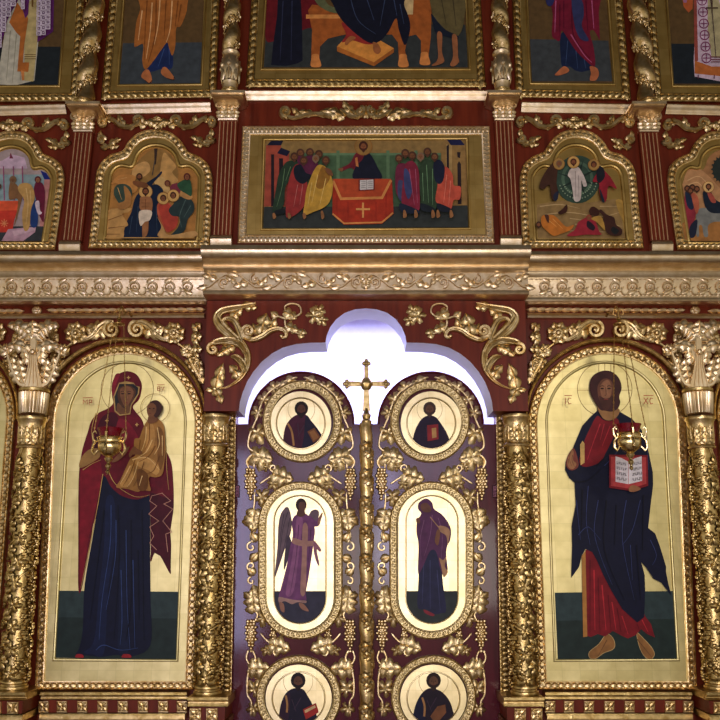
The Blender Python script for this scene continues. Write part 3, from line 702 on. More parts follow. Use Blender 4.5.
for pl_ in ([OU[0], OU[1], OU[2]], [OU[2], OU[3]], [OU[3], OU[4], OU[5]], [OU[0], TR[0]], [TR[-1], OU[5]]):
    b.strip([b.w((p.x, YP, p.z)) for p in pl_], [b.w((p.x, -0.002, p.z)) for p in pl_])
part('board', b, MAHO, t, smooth=False)
b = B(); r0 = [b.w((p.x, YP - 0.001, p.z)) for p in TR]; r1 = [b.w((p.x * 0.998, 0.0, p.z)) for p in TR]
lw = plain('arch_lining_white', (226, 226, 236), 0.45, var=0.1); b.strip(r0, r1); part('arch_lining', b, lw, t, 'white painted lining of the trefoil arch')
for sg in (-1, 1):
    m = dict(mir=sg > 0)
    s = B(YP - 0.0005, **m); s.ls, s.ts = 1.3, 1.3
    s.ribbon([(217, 389.5), (229, 386.5), (240, 379), (246.5, 368), (247.5, 355), (242, 344.5), (232, 336), (222.5, 327), (217.5, 318), (222, 311.5), (232, 309), (244, 307), (256, 303.5)], [1.5, 2.2, 4.5, 7, 8, 9, 11, 13, 10, 8, 8, 6, 2], 3.4, 3, 0.5)
    s.ribbon([(243, 340), (240, 331), (235, 322), (228, 319), (223, 322), (225, 327)], [7, 8, 7, 5, 4, 3], 3.6, 2, 1.5)
    s.leaf(233, 319, 62, 14, 7, 2, -40, 2.6, 1.4); s.leaf(245, 307.5, -10, 13, 5, 2, 20, 2.2, .8); s.leaf(243, 308, 40, 11, 5, 1, -20, 2, .8)
    s.scroll(213.5, 350, 6.2, 1.3, 60, 1, 2.0, 1.2, 2.2)
    s.ribbon([(211, 344.5), (220, 341.5), (231, 341), (241, 345), (246.5, 354)], [4, 8, 10, 9, 6], 3.4, 3, 1)
    s.leaf(234, 347, 200, 20, 7, 3, 20, 2.4, 1.0)
    s.ribbon([(246, 372), (243, 364), (237, 358), (231, 357)], [8, 9, 8, 2], 3, 3, 1); s.leaf(239, 378, 112, 16, 8, 2, 30, 2.6, 1.0)
    part('scroll_carving', s, GOLD, t)
    s = B(YP - 0.0005, **m); s.ls, s.ts = 1.3, 1.3
    s.leaf(216, 389, 84, 27, 8, 2, -20, 2.4, .8); s.leaf(217, 388, 60, 18, 6, 2, 20, 2, .8); s.leaf(215, 389, -55, 17, 7, 2, -20, 2.2, .8); s.leaf(213, 390, 180, 8, 4, 1, 0, 1.6, .6); s.ball(215, 389, 1.4, 2.2)
    part('leaf_sprig', s, GOLD, t)
    s = B(YP - 0.0005, **m); s.ls, s.ts = 1.3, 1.3
    s.scroll(248.5, 332, 6.8, 1.7, -60, -1, 2.2, 1.4, 2.4)
    s.ribbon([(243, 336), (252, 340), (262, 336.5), (270, 331), (278, 329), (285, 331.5), (286, 337), (281.5, 338)], [4, 6, 7, 7, 6, 5, 4, 3], 3.0, 2, 1)
    s.ball(281.5, 336.5, 1.6, 2.2, 8, 5)
    s.leaf(262, 335, 85, 22, 12, 2, -15, 3, 1.2); s.leaf(256, 334, 105, 11, 6, 1, 0, 2, 1); s.leaf(268, 331, 50, 15, 7, 2, 10, 2.4, 1)
    part('volute', s, GOLD, t)
    s = B(YP - 0.0005, **m); s.ls, s.ts = 1.3, 1.3
    s.tube([(272, 322, 1), (277, 317, 1.2), (285, 319, 1.4), (294, 318, 1.4), (301, 313, 1.4), (299, 306, 1.2), (291, 304, 1.1), (285, 307, 1), (286, 312, 1)], 1.1, 0.7)
    s.tube([(285, 319, 1.2), (286, 327, 1.2), (292, 332, 1.2), (300, 334, 1)], 1.1, 0.7)
    s.leaf(284, 313, -10, 15, 8, 2, -30, 2.2, .8); s.leaf(286, 326, -30, 14, 8, 2, 20, 2.2, .8); s.leaf(277, 317, 140, 8, 5, 1, 0, 1.6, .8)
    s.vleaf(314, 316, 30, 7.5, 2.2); s.vleaf(319, 311, 60, 5.4, 2.0); s.vleaf(322, 320, -60, 5, 1.8); s.leaf(303, 330, -110, 10, 6, 2, 0, 1.8, .8)
    part('vine_sprig', s, GOLDV, t)
# ================================================================ royal doors
def stadium(cx, top, bot, rx, n=20, lean=0.0):
    pts = []
    for i in range(n + 1):
        a = PI - PI * i / n; pts.append((cx + rx * math.cos(a) + lean, top + rx - rx * math.sin(a)))
    for i in range(n + 1):
        a = -PI * i / n; pts.append((cx + rx * math.cos(a) - lean, bot - rx - rx * math.sin(a)))
    return pts
def oval(cx, cy, r, ry=None, n=48):
    return [(cx + r * math.cos(PI - 2 * PI * i / n), cy - (ry or r) * math.sin(PI - 2 * PI * i / n)) for i in range(n)]
YD = 0.012
def medallion(t, mir, outer, board, rec, paint, label):
    r = B(YD, mir=mir); w = 8.0
    r.sweep(outer, [(0, 0), (0, 3.2), (0.8, 3.9), (1.6, 2.9), (6.6, 2.7), (7.2, 3.6), (8.2, 3.2), (8.6, 1.6)])
    for x, y, a in resample(offset(outer, 4.2), 5.2, True):
        r.bead(x, y, a + 0.7, 5.6, 3.4, 1.5, 2.6); r.bead(x + 1.6 * math.cos(a + 1.57), y + 1.6 * math.sin(a + 1.57), a - 0.6, 3.6, 2.4, 1.2, 2.6)
    ro = part('medallion', r, RELIEF, t, label)
    p = B(YD, mir=mir); panel_mesh(p, board, rec, 2.2, 1.5, 1.0); part('panel', p, PALE, ro)
    pt = Paint(YD, 1.5); paint(pt); part('painting', pt, pt.mats, ro, smooth=False)
def bust(body, dark, robe, head, hr, skin, hair, book, stripe=None):
    def f(p):
        p.ring((150, 110, 56), head[0], head[1], hr * 2.0, 0.4)
        p.p(dark, body)
        if robe: p.p(robe[0], robe[1])
        p.head(head[0], head[1], hr, skin, hair, True)
        p.folds((70, 48, 66), [[(body[1][0] + 6, body[1][1] + 6), (head[0] - 2, head[1] + 30)], [(head[0] + 3, head[1] + 16), (head[0] - 4, head[1] + 28)]], 0.7)
        if stripe: p.l((166, 118, 70), stripe, 2.0)
        for c, q in book: p.p(c, q, False)
    return f
b_tl = bust([(300, 414), (292, 418), (286, 426), (283.5, 438), (284, 447), (292, 451), (303, 453), (313, 450), (323, 441), (319, 431), (310, 421), (306, 415)], (70, 26, 46), ((34, 28, 48), [(306, 416), (312, 422), (319, 431), (323.5, 441), (312, 450), (302, 453), (304, 436)]), (301.5, 409.5), 6.8, (92, 56, 42), (40, 26, 24), [((120, 70, 40), [(307.5, 432), (314.5, 428), (321, 438), (313.5, 443)]), ((150, 100, 56), [(309.5, 432.6), (314, 430), (319, 437.6), (313.5, 441)])], [(288, 424), (292, 432), (294, 446)])
b_tr = bust([(427, 416), (420, 421), (414.5, 432), (412.6, 444), (416, 449), (430, 453.5), (443, 450.5), (449.6, 444), (447, 434), (441, 424), (435, 417)], (38, 26, 46), None, (429.5, 409.5), 6.4, (100, 66, 50), (70, 50, 44), [((140, 40, 44), [(427, 425.5), (438, 424.5), (438.4, 439.5), (427.4, 441.5)]), ((186, 140, 84), [(431.5, 428.5), (436, 428), (436.4, 437.6), (432, 438.6)])])
b_bl = bust([(294, 688), (286, 693), (281, 704), (279, 718), (280, 724), (316, 724), (313, 706), (308, 696), (303, 689)], (30, 24, 42), ((50, 26, 44), [(290, 692), (283, 700), (280, 718), (287, 722), (290, 708)]), (298.3, 681), 7.4, (100, 64, 44), (34, 24, 22), [((160, 44, 36), [(303, 709), (316, 702.5), (319, 712), (306, 719)]), ((206, 170, 120), [(304.5, 710), (315, 704.6), (316, 707), (305.5, 712.6)])], [(286, 695), (287.5, 704), (287, 712)])
b_br = bust([(429, 688), (421, 694), (415, 706), (412.5, 720), (414, 724), (452, 724), (452, 708), (447, 697), (439, 690)], (34, 22, 34), ((20, 22, 48), [(422, 694), (415.6, 706), (413, 722), (424, 724), (425, 706)]), (433.4, 681), 7.4, (104, 68, 46), (46, 28, 22), [((120, 74, 44), [(430, 716), (437, 706), (445, 704), (446, 712), (436, 724)])], [(422, 697), (424.5, 706), (424, 716)])
def paint_angel(p):
    VI = (112, 62, 104); W = (104, 84, 92)
    p.p((52, 50, 66), [(274.4, 591)] + [(274.4, 598)] + [(300 - 25.7 * math.cos(PI * i / 20), 597.5 + 25.7 * math.sin(PI * i / 20)) for i in range(1, 20)] + [(325.6, 598), (325.6, 591)], False)
    p.p(W, [(288, 507), (281, 514), (278.4, 528), (277.6, 548), (274.8, 577), (280, 564), (285, 549), (290, 536), (292, 522)])
    p.p((72, 58, 72), [(288, 535), (285, 552), (284, 570), (288, 560), (292, 545)])
    p.folds((58, 46, 60), [[(288, 512), (283, 530), (278, 568)], [(290, 518), (286, 540), (281, 558)], [(284, 514), (280, 540)]], 0.7)
    p.p(W, [(308, 522), (310, 513), (315, 509.5), (319, 512), (318, 519), (313, 525)])
    p.p(VI, [(296, 515), (304, 513.5), (309, 516), (313, 522), (315, 530), (314, 540), (312, 555), (309, 575), (306, 592), (306, 601), (296, 601), (286, 599), (279, 598), (282, 585), (287, 565), (290, 548), (293, 535), (292, 522)])
    p.p((138, 84, 122), [(297, 518), (303, 520), (300, 545), (294, 590), (286, 594), (291, 565), (295, 540)])
    p.p(VI, [(307, 520), (313, 526), (318.5, 526), (321, 520), (320.4, 516), (317.6, 519), (316, 521), (310, 516)])
    p.p((150, 104, 84), [(318.6, 526), (321.6, 518), (322.8, 513), (320.6, 514.5), (318, 521)])
    p.folds((82, 42, 78), [[(299, 525), (296, 560), (290, 595)], [(306, 530), (304, 560), (303, 596)], [(311, 530), (308, 570)]], 0.8)
    TAN = (164, 120, 108)
    p.p(TAN, [(294, 538), (304, 541), (315, 541), (314.6, 545.4), (303, 546.4), (292.6, 543)]); p.p(TAN, [(303, 526), (308, 527), (307, 555), (305.6, 592), (300.6, 592), (302, 560)])
    p.p((150, 98, 112), [(314, 541), (321, 549), (320, 552), (316.8, 550), (319.6, 565), (317, 563), (314, 552)])
    p.p((166, 128, 118), [(279, 597), (286, 598), (296, 600), (306, 600.5), (305.6, 603), (298, 602), (292, 604), (285, 601), (279.6, 603)])
    for q in ([(279.6, 602), (284, 604), (284.6, 612), (281, 610)], [(299, 603), (304, 604), (309, 611), (302, 609)]): p.p((150, 104, 84), q)
    p.o((48, 28, 26), 301.3, 505, 5.4, 6.6, 16); p.p((96, 60, 48), [(299.4, 503), (304, 502), (306, 506), (304, 512.5), (301, 513), (299, 509)]); p.p((96, 60, 48), [(298.6, 510), (304, 510), (305, 515), (301, 517), (297, 515)])
def paint_veiled(p):
    PU = (86, 44, 78); NV = (36, 36, 64)
    p.p((46, 52, 50), [(406.4, 591)] + [(406.4, 598)] + [(432 - 25.7 * math.cos(PI * i / 20), 597.5 + 25.7 * math.sin(PI * i / 20)) for i in range(1, 20)] + [(457.6, 598), (457.6, 591)], False)
    p.p(NV, [(420, 545), (434, 545), (440, 560), (443, 585), (446, 610), (441, 613), (434, 614), (426, 609), (417.6, 607), (418.4, 580)])
    p.folds((60, 62, 98), [[(424, 555), (422, 604)], [(430, 560), (430, 609)], [(437, 570), (440, 610)]], 0.8)
    p.p((130, 40, 50), [(424, 609.4), (434, 614), (432, 616), (425, 613)])
    p.p(PU, [(424, 499), (418.6, 503), (418, 509), (421, 513), (420, 516), (417, 521), (416.4, 533), (418.4, 545), (418, 573), (423, 566), (430, 551), (436, 552), (440, 568), (444, 577), (447.4, 570), (446, 555), (447, 546), (450, 540), (450.8, 530), (447, 521), (441, 514), (434, 509), (432, 503), (428, 499)])
    p.folds((120, 76, 108), [[(424, 520), (420, 540), (421, 560)], [(432, 515), (430, 535), (424, 556)], [(438, 518), (442, 535), (441, 560)]], 0.8)
    TAN = (166, 124, 92)
    p.p(TAN, [(439, 558), (443, 560), (446.4, 556), (444.6, 566), (447.6, 572), (443.4, 577), (441, 566)]); p.p(TAN, [(438.6, 526), (446, 527), (449.6, 531), (449, 538), (447.4, 545), (446, 536), (440, 531.6)])
    p.l(TAN, [(430, 517), (434, 522), (439, 528)], 0.9); p.p((120, 78, 56), [(437, 530), (440, 532), (438, 545), (434.6, 541)])
    p.p((104, 66, 52), [(420.6, 505), (426, 503), (431, 508), (430, 512), (425, 512.4), (421.4, 510)]); p.p((110, 70, 54), [(416, 519), (419, 518), (420, 523), (417, 523)])
HINGE = gold('door_hinge', (70, 44, 52), (92, 60, 66), 0.35, 40, 0.1)
def royal_gate(label, mir, paints):
    def mk(Y=YD):
        b = B(Y, mir=mir); b.ls, b.ts = 1.3, 1.15; return b
    t = thing('royal_gate', label, 'gate', (0, 0.03, 0.02)); pb = P(298, 700, YD); sx = -1 if not mir else 1
    t.location.x = sx * abs(pb.x); BASE[t.name] = Vector(t.location)
    arc = [(301.4 - 53.2 * math.cos(PI * i / 36), 424 - 52.6 * math.sin(PI * i / 36)) for i in range(37)]
    pts = [P(x, y, YD) for x, y in [(235.4, 560), (236.2, 424.4)] + arc + [(357.6, 424.4), (357.6, 560)]]
    pts[0].x = -XO + .004; pts[1].x = -XO + .004; pts[-1].x = pts[-2].x = -0.002
    pts = [Vector((pts[0].x, YD, 0.02))] + pts + [Vector((pts[-1].x, YD, 0.02))]
    b = B()
    q = [Vector(((-v.x if mir else v.x), v.y, v.z)) for v in pts]
    f1 = [b.w(v) for v in q]; f2 = [b.w(v + Vector((0, 0.045, 0))) for v in q]; b.f(f1); b.f(f2[::-1]); b.strip(f1, f2, True)
    part('door_board', b, MAHD, t, smooth=False)
    s = B(YD, mir=mir)                                            # raised edge that follows the arched head
    s.sweep(arc, [(0, 0), (0, 1.2), (1.5, 1.5), (2.2, 0)], False); part('edge_bead', s, MAHD, t)
    lb = labels_med[1 if mir else 0]
    medallion(t, mir, oval(302.3, 421.8, 39.6, 41), oval(300.9, 423.4, 30.4, 31.6), oval(300.9, 423.6, 24.4, 25.4), paints[0], lb[0])
    medallion(t, mir, stadium(300.6, 481.6, 639.2, 42.2), stadium(300.2, 488.6, 630.6, 33.4), stadium(300.2, 495.6, 623.4, 26), paints[1], lb[1])
    medallion(t, mir, oval(298.8, 697, 42.4, 42.4), oval(298.8, 697.6, 33, 33.2), oval(298.8, 698, 26.4, 26.6), paints[2], lb[2])
    h = mk(); h.slab([(235.5, 497.5), (235.5, 485.5), (239.6, 485.5), (239.6, 497.5)], 0, 2.0, 0.5)
    for yy in (488, 491.5, 495): h.ball(237.5, yy, 2.2, 0.8)
    part('hinge', h, HINGE, t, 'dark metal hinge')
    for sd in (-1, 1):
        X = lambda d: 300.6 + sd * d
        A = lambda d: d if sd > 0 else 180 - d
        v = mk(); v.tube([(X(3), 377.5), (X(13), 380), (X(24), 387), (X(33), 394), (X(39), 404), (X(43), 417), (X(46), 424), (X(51), 436), (X(52), 447), (X(46), 452)], 0.9, 1.0); part('vine_stem', v, GOLDV, t)
        v = mk(); v.tube([(X(44), 454), (X(50), 456), (X(54), 462), (X(51), 469)], 0.9, 0.8); part('vine_stem', v, GOLDV, t)
        v = mk(); v.tube([(X(46), 457), (X(46.5), 468)], 0.8, 0.8); part('vine_stem', v, GOLDV, t)
        v = mk(); v.tube([(X(46), 492), (X(46), 502), (X(47), 510)], 0.8, 0.8); part('vine_stem', v, GOLDV, t)
        v = mk(); v.tube([(X(47), 526), (X(50), 536), (X(47), 543)], 0.8, 0.8); part('vine_stem', v, GOLDV, t)
        v = mk(); v.scroll(X(49), 547, 5.2, 1.0, 90, -sd, 1.1, 0.8, 1.0, False); part('vine_stem', v, GOLDV, t)
        v = mk(); v.scroll(X(49), 566, 5.2, 1.0, -90, sd, 1.1, 0.8, 1.0, False); part('vine_stem', v, GOLDV, t)
        v = mk(); v.scroll(X(49), 581, 4.2, 0.9, 90, -sd, 1.0, 0.8, 1.0, False); part('vine_stem', v, GOLDV, t)
        v = mk(); v.tube([(X(47), 588), (X(52), 594), (X(50), 604), (X(43), 614), (X(46), 622)], 0.9, 0.9); part('vine_stem', v, GOLDV, t)
        v = mk(); v.tube([(X(48), 650), (X(45), 658), (X(50), 664), (X(54), 658), (X(52), 650)], 1.0, 0.9); part('vine_stem', v, GOLDV, t)
        v = mk(); v.tube([(X(50), 664), (X(53), 678), (X(53), 694), (X(49), 702), (X(50), 716)], 1.0, 0.9); part('vine_stem', v, GOLDV, t)
        v = mk(); v.tube([(X(41), 484), (X(32), 478), (X(26), 474), (X(20), 471)], 0.8, 0.8); part('vine_stem', v, GOLDV, t)
        v = mk(); v.scroll(X(27), 468, 4.2, 1.1, -60, sd, 0.9, 0.7, 1.0, False); part('vine_stem', v, GOLDV, t)
        v = mk(); v.tube([(X(40), 633), (X(34), 640), (X(26), 645), (X(18), 647)], 0.9, 0.8); part('vine_stem', v, GOLDV, t)
        v = mk(); v.scroll(X(24), 652.4, 3.8, 1.1, 60, -sd, 0.9, 0.7, 1.0, False); part('vine_stem', v, GOLDV, t)
        v = mk(); v.tube([(X(26), 645), (X(28), 638), (X(27), 632)], 0.8, 0.7); part('vine_stem', v, GOLDV, t)
        v = mk(); v.leaf(X(6), 380, A(-28), 18, 9, 2, 0, 2.2, .6); part('vine_leaf', v, GOLDV, t)
        v = mk(); v.vleaf(X(26), 388, A(60), 6.2, 2); part('vine_leaf', v, GOLDV, t)
        v = mk(); v.vleaf(X(36.5), 400, A(100), 6.4, 2); part('vine_leaf', v, GOLDV, t)
        v = mk(); v.vleaf(X(43.5), 413, A(70), 5.6, 2); part('vine_leaf', v, GOLDV, t)
        v = mk(); v.vleaf(X(43), 433, A(-110), 9, 2.4); part('vine_leaf', v, GOLDV, t)
        v = mk(); v.vleaf(X(40), 458, A(-20 if sd > 0 else -20), 10.5, 2.8); part('vine_leaf', v, GOLDV, t)
        v = mk(); v.leaf(X(48), 456, A(190), 21, 14, 3, 0, 2.4, .8); part('vine_leaf', v, GOLDV, t)
        v = mk(); v.leaf(X(28), 474, A(200), 22, 14, 3, -10 * sd, 2.8, .8); part('vine_leaf', v, GOLDV, t)
        v = mk(); v.vleaf(X(33), 467, A(80), 5, 2); part('vine_leaf', v, GOLDV, t)
        v = mk(); v.vleaf(X(28), 484, A(240), 5.2, 2); part('vine_leaf', v, GOLDV, t)
        v = mk(); v.vleaf(X(39), 497, A(200), 8, 2.4); part('vine_leaf', v, GOLDV, t)
        v = mk(); v.vleaf(X(47), 519, A(-90), 9.5, 2.8); part('vine_leaf', v, GOLDV, t)
        v = mk(); v.leaf(X(45), 510, A(-80), 22, 13, 3, 0, 2.4, .8); part('vine_leaf', v, GOLDV, t)
        v = mk(); v.leaf(X(44), 541, A(60), 11, 6, 1, 0, 2, .8); part('vine_leaf', v, GOLDV, t)
        v = mk(); v.leaf(X(50), 560, A(150), 11, 6, 1, 30, 2, .8); part('vine_leaf', v, GOLDV, t)
        v = mk(); v.leaf(X(46), 574, A(40), 10, 6, 1, 0, 2, .8); part('vine_leaf', v, GOLDV, t)
        v = mk(); v.vleaf(X(46), 598, A(90), 9.5, 2.8); part('vine_leaf', v, GOLDV, t)
        v = mk(); v.leaf(X(46), 612, A(85), 24, 13, 3, 0, 2.4, .8); part('vine_leaf', v, GOLDV, t)
        v = mk(); v.vleaf(X(38), 618, A(200), 7.6, 2.4); part('vine_leaf', v, GOLDV, t)
        v = mk(); v.leaf(X(31), 644, A(190), 22, 14, 3, 12 * sd, 2.8, .8); part('vine_leaf', v, GOLDV, t)
        v = mk(); v.vleaf(X(34), 650, A(-60), 5, 2); part('vine_leaf', v, GOLDV, t)
        v = mk(); v.leaf(X(51), 668, A(186), 22, 14, 3, -10 * sd, 2.8, .8); part('vine_leaf', v, GOLDV, t)
        v = mk(); v.vleaf(X(44), 668, A(-100), 8.5, 2.4); part('vine_leaf', v, GOLDV, t)
        v = mk(); v.vleaf(X(46), 689, A(120), 8, 2.4); part('vine_leaf', v, GOLDV, t)
        v = mk(); v.vleaf(X(47), 708, A(-90), 6.4, 2.2); part('vine_leaf', v, GOLDV, t)
        for x, y, w, hh in ((50, 470, 14, 29), (49.5, 621, 14, 30)):
            g = mk()
            if y < 600: g.grapes(X(x), y, w, hh, 1.75)
            else:
                g.grapes(X(x), y, w, hh, 1.75); yc = y + hh / 2
            part('grape_cluster', g, GOLDV, t)
        g = mk(); g.grapes(X(27.5), 629, 9, 12, 1.4); part('grape_cluster', g, GOLDV, t)
    if mir:
        m = B(); A0, T0 = P(365.5, 720, 0.0), P(366.5, 424, 0.0); A0.y = T0.y = -0.0225; A0.x = T0.x = 0.0; A0.z = 0.03
        L = T0.z - A0.z; k = 0.0288
        def tw(tt, a): return 1.0 + 0.10 * math.cos(a + tt * L / 0.128 * 2 * PI)
        pr = [(i / 150, k) for i in range(151)]
        m.lathe(A0, T0, pr, 28, tw)
        fn = lambda u, v, h: Vector((A0.x + (T0.x - A0.x) * v + (k * 0.98 + h * .0046) * math.sin(u), A0.y - (k * 0.98 + h * .0046) * math.cos(u), A0.z + L * v))
        m.fn = lambda x, y, h: fn(x / 6.4, y * .0046 / L, h)
        y = 60.0; tot = L / .0046
        while y < tot - 12:
            for du, dv, a, LL in ((-6.5, 8, -35, 15), (-2, 4, 20, 14), (3, 0, -35, 15), (7, -4, 20, 13)): m.leaf(du, y + dv, a, LL, 8.5, 3, 30, 2.4, 0.3)
            y += 27.8
        part('meeting_post', m, GOLD, t)
        x = B(); c0 = P(366.5, 424, -0.0185)
        zz = lambda py: P(366.5, py, -0.0185).z
        x.lathe((0.002, -0.0185, zz(424)), (0.002, -0.0185, zz(408)), [(0, .022), (.15, .025), (.3, .018), (.55, .022), (.75, .012), (1, .009)], 20)
        def bar(p, q, w0, w1, th=.014):
            p, q = Vector(p), Vector(q); d = (q - p).normalized(); n_ = Vector((-d.z, 0, d.x))
            i = [x.w(p + n_ * w0 * a + Vector((0, c * th, 0))) for c in (-.5, .5) for a in (-1, 1)]; j = [x.w(q + n_ * w1 * a + Vector((0, c * th, 0))) for c in (-.5, .5) for a in (-1, 1)]
            for f_ in ((i[0], i[1], j[1], j[0]), (i[2], j[2], j[3], i[3]), (i[0], j[0], j[2], i[2]), (i[1], i[3], j[3], j[1]), tuple(i[k_] for k_ in (0, 2, 3, 1)), tuple(j[k_] for k_ in (0, 1, 3, 2))): x.f(f_)
        zc = zz(384)
        bar((.002, -.0185, zz(411)), (.002, -.0185, zc), .018, .011); bar((.002, -.0185, zc), (.002, -.0185, zz(367)), .011, .011)
        bar((.002, -.0185, zc), (-.085, -.0185, zc), .010, .013); bar((.002, -.0185, zc), (.089, -.0185, zc), .010, .013)
        for px_, pz in ((-.092, zc), (.096, zc), (.002, zz(363.5))):
            for dx_, dz_ in ((0, 0), (.012, 0), (-.012, 0), (0, .013), (0, -.013)):
                m0 = len(x.V); c_ = Vector((px_ + dx_, -.0185, pz + dz_)); x.lathe(c_ + Vector((0, 0, -.011)), c_ + Vector((0, 0, .011)), [(0, .002), (.15, .008), (.5, .011), (.85, .008), (1, .002)], 10)
        x.lathe((.002, -.0185, zc - .035), (.002, -.0185, zc + .035), [(0, .003), (.12, .02), (.5, .034), (.88, .02), (1, .003)], 16, lambda tt, a: 0.6 + 0.4 * abs(math.sin(a)))
        part('cross_finial', x, GOLDD, t, 'gilded cross standing on the meeting post')
    return t
labels_med = (('upper round medallion, bust holding a brown book', 'oval medallion with a winged angel', 'lower round medallion, bust holding a red book'), ('upper round medallion, long-bearded bust', 'oval medallion with a veiled woman', 'lower round medallion, bust with a tan scroll'))
royal_gate('left purple vine-carved door leaf, its oval showing a winged angel', False, (b_tl, paint_angel, b_bl))
royal_gate('right purple vine-carved door leaf, its oval showing a veiled woman', True, (b_tr, paint_veiled, b_br))
# ================================================================ entablatures
def zyp(lst): return [(Y, Zp(y, Y)) for y, Y in lst]
def entab(label, x0, x1, prof, fy, fY, fpitch, big, group=None):
    t = thing('entablature', label, 'cornice', ((x0 + x1) / 2, -0.1, prof[-1][1]), group)
    b = B(); b.profx(prof, x0, x1); part('cornice', b, GOLDP, t)
    return t
side = zyp([(257, -0.002), (251.2, -.235), (254.6, -.24), (255.4, -.232), (257, -.232), (260, -.226), (263.5, -.208), (267, -.178), (269, -.168), (269.6, -.172), (271.5, -.172), (272, -.155), (275, -.15), (277, -.142), (277.6, -.14), (297.2, -.14), (297.6, -.150), (299.4, -.152), (301, -.148), (301.4, -.13), (304.4, -.02), (306, -.002)])
cen = zyp([(250, -0.002), (244.8, -.355), (248.8, -.36), (249.6, -.352), (251.6, -.35), (255, -.342), (259, -.32), (263, -.292), (265, -.284), (265.6, -.288), (268, -.288), (268.6, -.27), (270.6, -.262), (272, -.255), (272.6, -.252), (290, -.252), (290.4, -.262), (292.4, -.264), (294.2, -.258), (294.8, -.25), (299.9, -.182)])
cen.append((-.002, cen[-1][1]))
XE = P(203.5, 290, -0.25).x
for sg in (-1, 1):
    nm = 'left' if sg < 0 else 'right'
    t = entab('gilded side cornice with running wave frieze, %s of the raised middle cornice' % nm, min(sg * 3.3, sg * (-XE + .004)), max(sg * 3.3, sg * (-XE + .004)), side, 0, 0, 0, False)
    f = B(-0.1405, mir=sg > 0); x = 194
    while x > -20:
        f.scroll(x - 6, 287.4, 6.0, 1.35, 200, -1, 1.3, 0.8, 0.9); f.tube([(x - 12, 288), (x - 15, 294), (x - 20, 293.5), (x - 22, 288)], 1.2, 0.9)
        f.leaf(x - 2, 293.4, 165, 15, 5, 2, -20, 1.6, .4); f.leaf(x - 12, 282, 20, 9, 4, 1, 0, 1.4, .4); x -= 17.6
    f.beads([(-20, 295.6), (201, 295.6)], 4.2, 4.4, 1.6, .8, 0, False); f.beads([(-20, 279.2), (201, 279.2)], 4.2, 4.4, 1.4, .8, 0, False)
    part('wave_frieze', f, GOLDP, t)
    d = B(-0.003, mir=sg > 0); d.sweep([(-20, 317), (205, 316)], [(2.6, 0), (2.6, 3.4), (1, 4.6), (-.6, 4.2), (-1.4, 3), (-2.4, 2.6), (-2.6, 0)], False); part('fillet', d, GOLDP, t)
    for q in ([(-20, 311.4), (19, 311)], [(54, 310.6), (200.5, 309.6)]):
        d = B(-0.003, mir=sg > 0); d.beads(q, 8.6, 11.5, 5.4, 2.6, 0.2, False, 0, 1.2); d.tube([(q[0][0], q[0][1], .4), (q[1][0], q[1][1], .4)], 1.5, 1.5, sm=0); part('twisted_bead', d, GOLDP, t)
    d = B(-0.003, mir=sg > 0); d.slab(oval(37, 310.6, 5, 3.8, 20), 0, 1.4, .6); d.flower(37, 310.6, 4.6, 6, 2.2); part('rosette', d, GOLDP, t)
t = entab('raised middle gilded cornice with leafy scroll frieze over the purple doors', XE, -XE, cen, 0, 0, 0, True)
for sg in (-1, 1):
    f = B(-0.2525, mir=sg > 0)
    for i, x in enumerate((352, 318, 284, 250, 219)):
        d = 1 if i % 2 else -1
        f.tube([(x + 13, 281 + 5 * d), (x + 6, 281 + 6 * d), (x - 3, 281), (x - 11, 281 - 6 * d), (x - 20, 281 - 5 * d)], 1.3, 1.1)
        f.scroll(x + 5, 281 - 1.5 * d, 5.6, 1.2, 90 if d > 0 else -90, d, 1.4, .8, 1)
        f.leaf(x - 3, 281 + 1 * d, 180 + 34 * d, 15, 7, 2, -30 * d, 2.2, .6); f.leaf(x + 8, 281 + 4 * d, 20 * d, 13, 6, 2, 40 * d, 2, .6); f.leaf(x - 12, 281 - 5 * d, 150 * d, 11, 5, 1, 30 * d, 1.8, .6)
    part('scroll_frieze', f, GOLDP, t)
f = B(-0.2525); f.leaf(366, 288, 90, 14, 9, 3, 0, 2.6, .6); f.ball(366, 287, 1, 2.4); part('centre_leaf', f, GOLDP, t)
# ================================================================ middle tier
YM = -0.005
TO = spline([(88.5, 248), (92.5, 215), (95.6, 182), (97, 172), (101.5, 162.5), (110, 155.5), (121, 152), (124.5, 149), (128.5, 142), (136, 135), (145, 131), (155.5, 129.8), (167, 131.5), (176, 136.5), (183, 144), (187.5, 151.5), (191, 153.5), (200, 157.5), (208, 164.5), (211.5, 174), (212.3, 184), (211, 215), (209.4, 248)], 4, False)
TRC = spline([(104.3, 241), (107, 205), (109.5, 180), (110.8, 173), (114.5, 167.6), (121, 165), (130.5, 166.3), (133.5, 163), (136, 155.5), (141, 149.5), (148, 145.8), (155.5, 144.6), (163.5, 145.8), (170.5, 149.5), (175.6, 155), (178, 162.5), (180.5, 166), (188, 165.3), (194.5, 168.8), (198.5, 174.5), (199.6, 181), (198.5, 210), (196.4, 241)], 4, False)
PROF2 = [(-0.3, 0), (-0.3, 3.4), (0.6, 4.2), (1.4, 3.0), (6.4, 2.8), (7.0, 3.8), (8.0, 3.4), (8.2, 0.8)]
